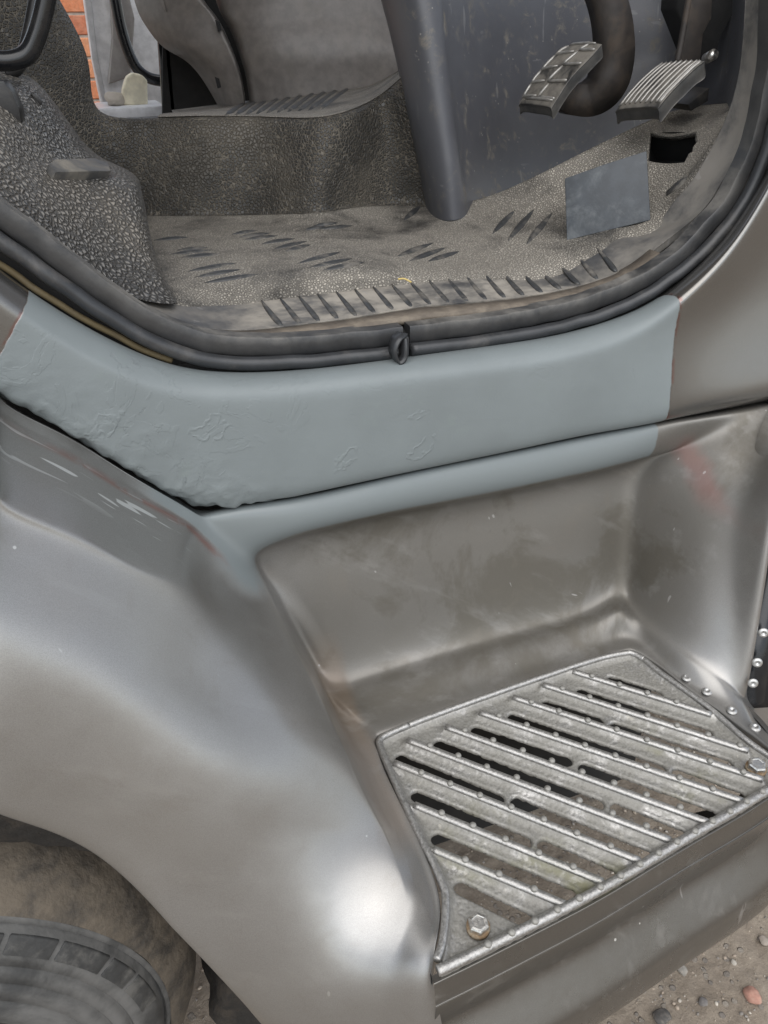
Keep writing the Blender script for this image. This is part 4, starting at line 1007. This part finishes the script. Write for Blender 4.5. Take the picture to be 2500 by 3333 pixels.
def build_accel():
    e_ = empty('accelerator_pedal', tuple(onY(2150, 290, .27))); child(e_)
    def pc(o): o.parent = e_; o.matrix_parent_inverse = Matrix.Translation(e_.location).inverted(); return o
    L, R_ = .315, .235
    pl = [(2008, 360), (2040, 318), (2082, 272), (2120, 238), (2156, 212)]; pr = [(2146, 350), (2180, 308), (2225, 262), (2262, 226), (2290, 204)]
    rows = []
    for (xl, yl_), (xr, yr) in zip(pl, pr):
        a_ = onY(xl, yl_, L); b_ = onY(xr, yr, R_); rows.append([a_, a_*.94+b_*.06+np.array([-.001, 0, .002]), a_*.5+b_*.5+np.array([-.001, 0, .003]), a_*.06+b_*.94+np.array([-.001, 0, .002]), b_])
    dn = np.array([.006, 0, -.016])
    rim = [rows[0][0], *rows[0][1:], *[r[-1] for r in rows[1:]], *rows[-1][::-1][1:], *[r[0] for r in rows[1:-1]][::-1]]
    g2 = [[p for p in rim+[rim[0]]], [p+dn*.3 for p in rim+[rim[0]]], [p+dn for p in rim+[rim[0]]]]
    pc(cage('pad', [rows, g2, [[p+dn for p in r] for r in rows]], M['pad'], None, 3))
    R = [np.array(r) for r in rows]
    for k in range(12):
        v = .10+.76*k/11; pts = []
        for u in np.linspace(.06, .97, 10):
            i = min(int(u*4), 3); f = u*4-i; A = R[i]*(1-f)+R[i+1]*f; j = v*4; q = min(int(j), 3); pts.append(A[q]*(1-(j-q))+A[q+1]*(j-q)+np.array([-.0008, 0, .0016]))
        pts = crom(pts, 2)
        pc(sweep('pad_rib', pts, circ(.0016, 8), M['padrib'], ref=(-.4, 0, .9)))
    pc(prism('arm', [onY(2255, -60, .30), onY(2320, -60, .30), onY(2315, 60, .30), onY(2288, 110, .30), onY(2278, 205, .30), onY(2205, 205, .30), onY(2222, 110, .30)], np.array([.004, .006, 0]), M['arm'], bev=.0012))
    pc(sweep('arm_edge', crom([onY(2252, -60, .285), onY(2222, 110, .285), onY(2204, 205, .285)], 6), circ(.004, 8), M['arm']))
    pc(tube('link', np.array([onY(2300, 190, .33), onY(2322, 178, .30)]), .007, M['zinc']))
    pc(prism('hinge', [onY(2240, 340, .285), onY(2310, 285, .285), onY(2305, 330, .285), onY(2250, 362, .285)], np.array([.006, .05, 0]), M['black'], bev=.002))
build_accel()
# near-black block painting the shade of the cavity above the accelerator
child(prism('cavity_shade_block', [onY(2210, -90, .44), onY(2380, -90, .40), onY(2396, 30, .385), onY(2345, 120, .40), onY(2325, 205, .40), onY(2270, 200, .43), onY(2200, 30, .45)], np.array([.01, .05, 0]), M['void'], bev=.003))

# well in the floor beside the pedals, with its torn mat edge
def build_floor_hole():
    q = [surf_hit(floor, x, y)[0] for x, y in [(2116, 432), (2266, 430), (2262, 456), (2268, 462), (2256, 478), (2252, 495), (2242, 500), (2228, 528), (2108, 522)]]
    if any(v is None for v in q): return
    q = np.array(q); ctr = q.mean(0); n = np.cross(q[1]-q[0], q[-1]-q[0]); n /= np.linalg.norm(n); n = n if n[2] > 0 else -n
    cut = prism('cutter', q+n*.02, -n*.07, None, smooth=False)
    b = floor.modifiers.new('hole', 'BOOLEAN')
    s = floor.modifiers.new('thick', 'SOLIDIFY'); s.thickness = .006; s.offset = -1
    floor.modifiers.remove(b); b = floor.modifiers.new('hole', 'BOOLEAN'); b.object = cut; b.operation = 'DIFFERENCE'; b.solver = 'EXACT'
    bake(floor); bpy.data.objects.remove(cut)
    # sunken black tray below
    bm = bmesh.new(); o_ = ctr
    big = [o_+(p-o_)*1.25 for p in q]; A = [bm.verts.new(tuple(p-n*.005)) for p in big]; B = [bm.verts.new(tuple(p-n*.055)) for p in big]
    for i in range(len(A)): bm.faces.new((A[i], A[(i+1) % len(A)], B[(i+1) % len(B)], B[i]))
    bm.faces.new(B); me = bpy.data.meshes.new('floor_recess'); bm.to_mesh(me); bm.free(); child(obj('floor_recess', me, M['void'], smooth=False))
build_floor_hole()
h1, n1 = surf_hit(floor, 2208, 612)
if h1 is not None:
    o = sweep('floor_rib', np.array([surf_hit(floor, x, y)[0] for x, y in [(2172, 628), (2200, 606), (2230, 588)]]), [(-.002, -.012), (.0015, -.008), (.003, 0), (.0015, .008), (-.002, .012)], M['rib'], ref=tuple(n1), scale=[.7, 1, .8]); child(o)

# loose slab standing on the mat
def build_slab():
    bl, _ = surf_hit(floor, 1845, 782); br, _ = surf_hit(floor, 2118, 716)
    if bl is None: bl = onZ(1845, 782, ZF)
    if br is None: br = onY(2118, 716, .15)
    Yl, Yr = bl[1]+.03, br[1]+.03
    tl, tr = onY(1838, 580, Yl), onY(2105, 490, Yr)
    n = np.cross(br-bl, tl-bl); n /= np.linalg.norm(n); n = n if n[1] > 0 else -n
    mid = (tl+tr)/2+(tl-bl)*.012
    o = prism('rubber_slab', [bl, br, (br+tr)/2+n*.001, tr, mid, tl, (bl+tl)/2], n*.022, M['slab'], bev=.0018)
    tag(o, 'loose blue-grey rectangular slab leaning upright on the floor mat by the pedals', 'slab')
    f = prism('folded_flap', [bl+n*.022, br+n*.022, br+n*.030, bl+n*.036], (tl-bl)*.10, M['slab'], bev=.001); f.parent = o
build_slab()
# dry straw on the border
sp0 = border_pt(.265, .75)
st_ = sweep('straw', crom([onY(1292, 914, .165)+np.array([0, -.004, .003]), onY(1312, 913, .165)+np.array([0, -.004, .003]), onY(1335, 924, .16)+np.array([0, -.004, .003])], 6), circ(.0011, 6), mat_simple('dry_straw', (.55, .42, .16), .7, bumps=None), ref=(0, 0, 1))
tag(st_, 'short yellow dry straw lying on the inner edge of the mat border', 'straw')

# grab handle and buckle at upper left
hd = crom([onY(175, -160, .30), onY(158, -60, .30), onY(146, 20, .30), onY(122, 110, .30), onY(92, 172, .30), onY(45, 196, .30), onY(-30, 198, .30), onY(-140, 198, .30)], 8)
child(tube('grab_handle', hd, .0095, M['blackgloss']))
hd2 = crom([onY(150, -160, .36), onY(120, -20, .36), onY(92, 120, .36), onY(60, 215, .36), onY(20, 240, .36)], 8)
child(tube('handle_bracket', hd2, .007, M['black']))
child(prism('belt_guide', [onY(-60, 262, .25), onY(12, 262, .25), onY(40, 300, .25), (onY(62, 350, .25)), onY(72, 408, .25), onY(52, 412, .25), onY(56, 446, .25), onY(38, 445, .25), onY(22, 398, .25), onY(-60, 390, .25)], np.array([.004, .02, 0]), M['black'], bev=.003))
child(prism('rubber_stop', [onY(100, 305, .315), onY(112, 303, .315), onY(140, 330, .315), onY(136, 342, .315), onY(122, 338, .315)], np.array([0, .012, 0]), M['black'], bev=.001))

# ---------------------------------------------------------------- dashboard and far side
def build_console():
    a_ = [[(400, -160, 1.42), (440, 10, 1.40), (475, 85, 1.38), (530, 152, 1.36), (600, 195, 1.35), (660, 260, 1.34), (710, 345, 1.33), (740, 400, 1.33)],
          [(470, -160, 1.33), (520, 10, 1.31), (560, 80, 1.29), (610, 135, 1.27), (665, 190, 1.26), (715, 260, 1.26), (745, 340, 1.26), (765, 400, 1.27)],
          [(560, -160, 1.28), (610, -20, 1.26), (655, 40, 1.25), (690, 95, 1.24), (725, 160, 1.23), (758, 240, 1.23), (780, 330, 1.24), (785, 390, 1.25)],
          [(600, -160, 1.28), (648, -20, 1.26), (688, 40, 1.25), (722, 95, 1.24), (752, 160, 1.23), (780, 240, 1.23), (796, 330, 1.24), (800, 390, 1.25)],
          [(606, -160, 1.34), (654, -20, 1.32), (694, 40, 1.31), (728, 95, 1.30), (756, 160, 1.29), (783, 240, 1.29), (799, 330, 1.29), (803, 390, 1.30)]]
    o = vcage('console_end', [a_], M['taupe'], None, 4, up=(-.3, -1, 0)); bake(o)
    b_ = [[(668, -160, 1.34), (700, -10, 1.32), (728, 60, 1.30), (755, 110, 1.29), (780, 180, 1.28), (800, 250, 1.28), (812, 328, 1.28), (815, 345, 1.28)],
          [(700, -160, 1.26), (735, -10, 1.24), (760, 60, 1.22), (785, 110, 1.21), (805, 180, 1.20), (822, 250, 1.20), (835, 326, 1.20), (838, 345, 1.20)],
          [(860, -160, 1.20), (880, -10, 1.18), (895, 60, 1.17), (910, 110, 1.16), (925, 180, 1.15), (940, 250, 1.15), (950, 313, 1.15), (952, 332, 1.15)],
          [(1050, -160, 1.17), (1065, -10, 1.15), (1075, 60, 1.14), (1085, 110, 1.13), (1095, 180, 1.12), (1105, 240, 1.12), (1112, 295, 1.12), (1114, 315, 1.12)],
          [(1230, -160, 1.16), (1245, -10, 1.14), (1255, 60, 1.13), (1270, 110, 1.12), (1285, 170, 1.11), (1300, 225, 1.11), (1310, 272, 1.11), (1312, 295, 1.11)],
          [(1420, -160, 1.2), (1420, -10, 1.18), (1420, 60, 1.17), (1420, 110, 1.16), (1430, 170, 1.15), (1440, 225, 1.15), (1450, 260, 1.15), (1450, 285, 1.15)]]
    vcage('console_face', [b_], M['taupe'], None, 4, up=(0, -1, 0))
    # hatch lid on the console end
    q = [(468, 85), (542, 40), (528, -10), (500, -90), (420, -90), (438, 10)]
    pts = []
    for x, y in q:
        h, n = surf_hit(o, x, y)
        if h is not None: pts.append(h)
    if len(pts) >= 4: child(prism('hatch_lid', [p+np.array([0, -.004, 0]) for p in pts], np.array([0, .01, 0]), M['taupe'], bev=.002))
    for x, y, Y in [(710, 85, 1.22), (708, 270, 1.235)]:
        child(prism('console_clip', [onY(x-7, y-20, Y), onY(x+6, y-14, Y), onY(x+12, y+14, Y), onY(x+2, y+18, Y)], np.array([0, .01, 0]), M['void'], bev=.001))
build_console()
def onwall(pts, Y): return [onY(x, y, Y) for x, y in pts]
child(prism('void_shade_sheet', onwall([(530, 150), (600, -160), (900, -160), (880, 420), (530, 420)], 1.50), np.array([0, .02, 0]), M['void'], bev=0))  # near-black sheet standing in for the unlit void behind the console
white = mat_simple('pale_door_trim', (.80, .80, .81), .5, bumps=(300, .1, .0005))
grey = mat_simple('grey_door_pocket', (.30, .28, .265), .5, bumps=(300, .1, .0005))
door = prism('passenger_door', onwall([(255, -120), (500, -120), (560, 420), (345, 420), (300, 200)], 1.95), np.array([0, .05, 0]), white, bev=.01); child(door)
def dchild(o): o.parent = door; return o
dchild(prism('armrest', onwall([(352, -120), (395, -120), (440, 60), (425, 250), (352, 276), (366, 120)], 1.90), np.array([0, .05, 0]), grey, bev=.012))
dchild(prism('door_edge', onwall([(262, -120), (285, -120), (318, 180), (350, 340), (338, 345), (300, 190)], 1.94), np.array([0, .012, 0]), mat_simple('light_door_frame', (.55, .55, .56), .4, bumps=None), bev=.004))
dchild(tube('grab_bar', crom(onwall([(352, -140), (374, -10), (398, 105), (432, 200), (470, 245), (520, 262), (600, 262)], 1.80), 8), .0145, M['blackgloss']))
dchild(prism('door_frame_strip', onwall([(536, 150), (553, 155), (575, 410), (560, 410)], 1.50), np.array([0, .01, 0]), mat_simple('grey_metal_strip', (.35, .34, .33), .35, .6, bumps=None), bev=.002))
dchild(prism('door_jamb', onwall([(514, 120), (536, 150), (560, 412), (534, 412)], 1.52), np.array([0, .02, 0]), M['blackgloss'], bev=.002))

# clear storage box with two pale bundles, on the passenger floor
plastic = mat_simple('cloudy_clear_plastic', (.80, .81, .84), .3, bumps=None)
bx0 = onY(325, 392, 1.62); bx1 = onY(540, 392, 1.62); zt = onY(430, 343, 1.62)[2]
bb = empty('storage_box', ((bx0[0]+bx1[0])/2, 1.66, bx0[2]-.06), 'cloudy plastic storage box with a lid seen beyond the cab floor', 'box')
c_ = np.array([(bx0[0]+bx1[0])/2, 1.68, 0]); wd = (bx1[0]-bx0[0])
def bc(o): o.parent = bb; o.matrix_parent_inverse = Matrix.Translation(bb.location).inverted(); return o
bc(box('tub', (c_[0], c_[1], (zt+bx0[2]-.06)/2-.01), (wd*.93, .2, (zt-bx0[2]+.06)-.02), plastic, bev=.006))
bc(box('lid', (c_[0], c_[1], zt-.012), (wd, .22, .024), plastic, bev=.005))
child(box('passenger_floor', (c_[0]+.2, 1.62, bx0[2]-.075), (1.2, .5, .03), M['border'], bev=.004))
def bundle(px, py, rx, rz, col, label, seed):
    me = stone_mesh('cloth_bundle', 1.0, seed, 1.0, 3); o = obj('cloth_bundle', me, mat_simple('bundle%d' % seed, col, .9, bumps=(60, .6, .004)))
    p = onY(px, py, 1.66); o.location = tuple(p); o.scale = (rx, .05, rz); tag(o, label, 'bundle'); return o
blk = prism('cream_block', [onY(x, y, 1.64) for x, y in [(396, 342), (400, 290), (412, 250), (432, 237), (462, 243), (480, 262), (482, 342)]], np.array([0, .05, 0]), mat_simple('cream_foam', (.86, .80, .62), .9, bumps=(60, .5, .003)), bev=.006, seg=3)
tag(blk, 'cream rounded foam block standing on the plastic box lid', 'foam block')
bundle(376, 325, .026, .020, (.60, .54, .46), 'small crumpled off-white bundle on the plastic box lid', 22)

# brick wall beyond the far side
def build_wall():
    Yw = 3.1; o0 = onY(230, 170, Yw)
    w = empty('brick_wall', (o0[0], Yw, GROUND), 'orange-red brick wall in the yard beyond the open passenger door', 'wall')
    mort = mat_simple('mortar', (.42, .37, .32), .95, bumps=(120, .5, .003))
    bks = [mat_simple('brick_%d' % i, c, .9, dust=.3, dustcol=(.45, .30, .22), dscale=30, bumps=(90, .6, .003)) for i, c in enumerate([(.58, .215, .105), (.62, .27, .14), (.50, .18, .10)])]
    hb, lb, j = .065, .215, .010
    def wc(o): o.parent = w; o.matrix_parent_inverse = Matrix.Translation(w.location).inverted(); return o
    top = 1.75
    wc(box('mortar_core', (o0[0]-.05, Yw+.056, (GROUND+top)/2), (1.5, .10, top-GROUND), mort, bev=0))
    bm = bmesh.new(); bmesh.ops.create_cube(bm, size=1)
    for v in bm.verts: v.co = Vector((v.co.x*lb, v.co.y*.1, v.co.z*hb))
    rounded(bm, .003, 1); mes = []
    for mm in bks:
        me = bpy.data.meshes.new('brick'); bm.to_mesh(me); me.materials.append(mm); mes.append(me)
    bm.free()
    r = 0; z = GROUND+hb/2+j
    while z < top:
        x = o0[0]-.8+(lb/2+j/2)*(r % 2)
        while x < o0[0]+.7:
            b = obj('brick', random.choice(mes), None, smooth=False); b.location = (x+random.uniform(-.001, .001), Yw+.050+random.uniform(-.0015, .0015), z); wc(b); x += lb+j
        z += hb+j; r += 1
build_wall()

# ---------------------------------------------------------------- wheel
def build_wheel():
    cx_, cz, R0 = -.600, .178, .335; K = .92
    w = empty('front_wheel', (cx_, -.09, GROUND)); child(w)
    def wc(o): o.parent = w; o.matrix_parent_inverse = Matrix.Translation(w.location).inverted(); return o
    def lathe(name, prof, mat, n=160, jit=0.0):
        V, Fc = [], []
        for i in range(n):
            a_ = 2*math.pi*i/n
            for Y, r in prof:
                rr = r*K+(jit*mnoise.noise(Vector((math.cos(a_)*9, math.sin(a_)*9, Y*40))) if jit else 0)
                V.append((cx_+rr*math.cos(a_), Y, cz+rr*math.sin(a_)))
        m = len(prof)
        for i in range(n):
            for k in range(m-1): Fc.append((i*m+k, i*m+k+1, ((i+1) % n)*m+k+1, ((i+1) % n)*m+k))
        o = obj(name, recalc(mesh_from(name, V, Fc)), mat); return wc(o)
    sh = crom([(.06, .29), (.05, .322), (.02, .332), (-.05, .335), (-.11, .334), (-.148, .326), (-.172, .308), (-.183, .292)], 5)
    lathe('tread', [tuple(p) for p in sh], M['tyre'], 200, .0015)
    lathe('sidewall', [(-.183, .292), (-.1865, .2875), (-.180, .2865), (-.181, .2845), (-.192, .282), (-.197, .274), (-.2015, .262), (-.2045, .252), (-.1990, .2505), (-.2055, .249), (-.2105, .236), (-.2055, .2345), (-.212, .233), (-.2155, .218), (-.2105, .2165), (-.2165, .215), (-.217, .195), (-.212, .18), (-.20, .165)], M['tyreside'], 200)
    lathe('rim', [(-.20, .168), (-.185, .16), (-.15, .15), (-.13, .10), (-.13, .0)], M['arm'], 60)
    # shoulder blocks with lateral notches
    for k in range(11):
        a0 = rad(4+k*12.2+1.2*math.sin(k*2.3)); a1 = a0+rad(11.0+1.2*(math.sin((k+1)*2.3)-math.sin(k*2.3)))
        for (r0, r1, Y0, Y1) in ((.2640*K, .2818*K, -.2028, -.1945),):
            P = []
            for a_ in np.linspace(a0, a1, 5): P.append(np.array([cx_+r1*math.cos(a_), Y1, cz+r1*math.sin(a_)]))
            for a_ in np.linspace(a1, a0, 5): P.append(np.array([cx_+r0*math.cos(a_), Y0, cz+r0*math.sin(a_)]))
            wc(prism('tread_block', P, np.array([0, .012, -.0]), M['tyreblock'], bev=.0014, seg=2))
    # muddy liner behind the tyre
    V, Fc = [], []
    n = 90; ysl = np.linspace(-.188, .0, 16)
    for i in range(n):
        a_ = rad(-25+150*i/(n-1))
        for Y in ysl:
            t_ = (Y+.188)/.188; rr = .405-.070*min(1, t_*7)**.9+.006*mnoise.noise(Vector((a_*9, Y*30, 1)))+.004*mnoise.noise(Vector((a_*30, Y*90, 4)))
            V.append((cx_+rr*math.cos(a_), Y+.004*mnoise.noise(Vector((a_*40, Y*60, 7))), cz+rr*math.sin(a_)))
    m = len(ysl)
    for i in range(n-1):
        for k in range(m-1): Fc.append((i*m+k, i*m+k+1, (i+1)*m+k+1, (i+1)*m+k))
    child(obj('arch_liner', mesh_from('arch_liner', V, Fc), M['liner']))
build_wheel()
# underside and structure that closes the body behind the skin
child(box('inner_sill', (.12, .16, .70), (1.5, .20, .20), M['void'], bev=.01))
child(box('floor_pan', (.35, .50, .74), (1.3, .75, .03), M['void'], bev=.005))

shell = mat_simple('pale_cab_lining', (.30, .29, .28), .7, bumps=None)
child(box('cab_roof', (.0, .76, 2.05), (3.0, 1.55, .06), shell, bev=.03))
child(box('cab_rear_wall', (-1.15, .76, 1.35), (.05, 1.5, 1.4), shell, bev=.02))
child(box('door_pillar', (-.62, .05, 1.55), (.14, .08, 1.0), shell, bev=.02))


# body beyond the picture: side panel behind the door opening, front corner
side = [(-.66, .90), (-.60, .98), (-.56, 1.15), (-.56, 2.05), (-1.5, 2.05), (-1.5, .90), (-1.06, .90)]
child(prism('cab_side_panel', [np.array([x, .006, z]) for x, z in side], np.array([0, .03, 0]), M['skirt'], bev=.004))
child(box('front_corner', (.75, .12, .45), (.26, .42, .46), M['skirt'], bev=.06))

child(box('step_light_blocker', (.15, .012, .17), (.60, .012, .40), M['void'], bev=.003))  # unseen panel added to keep light off the ground below the grating
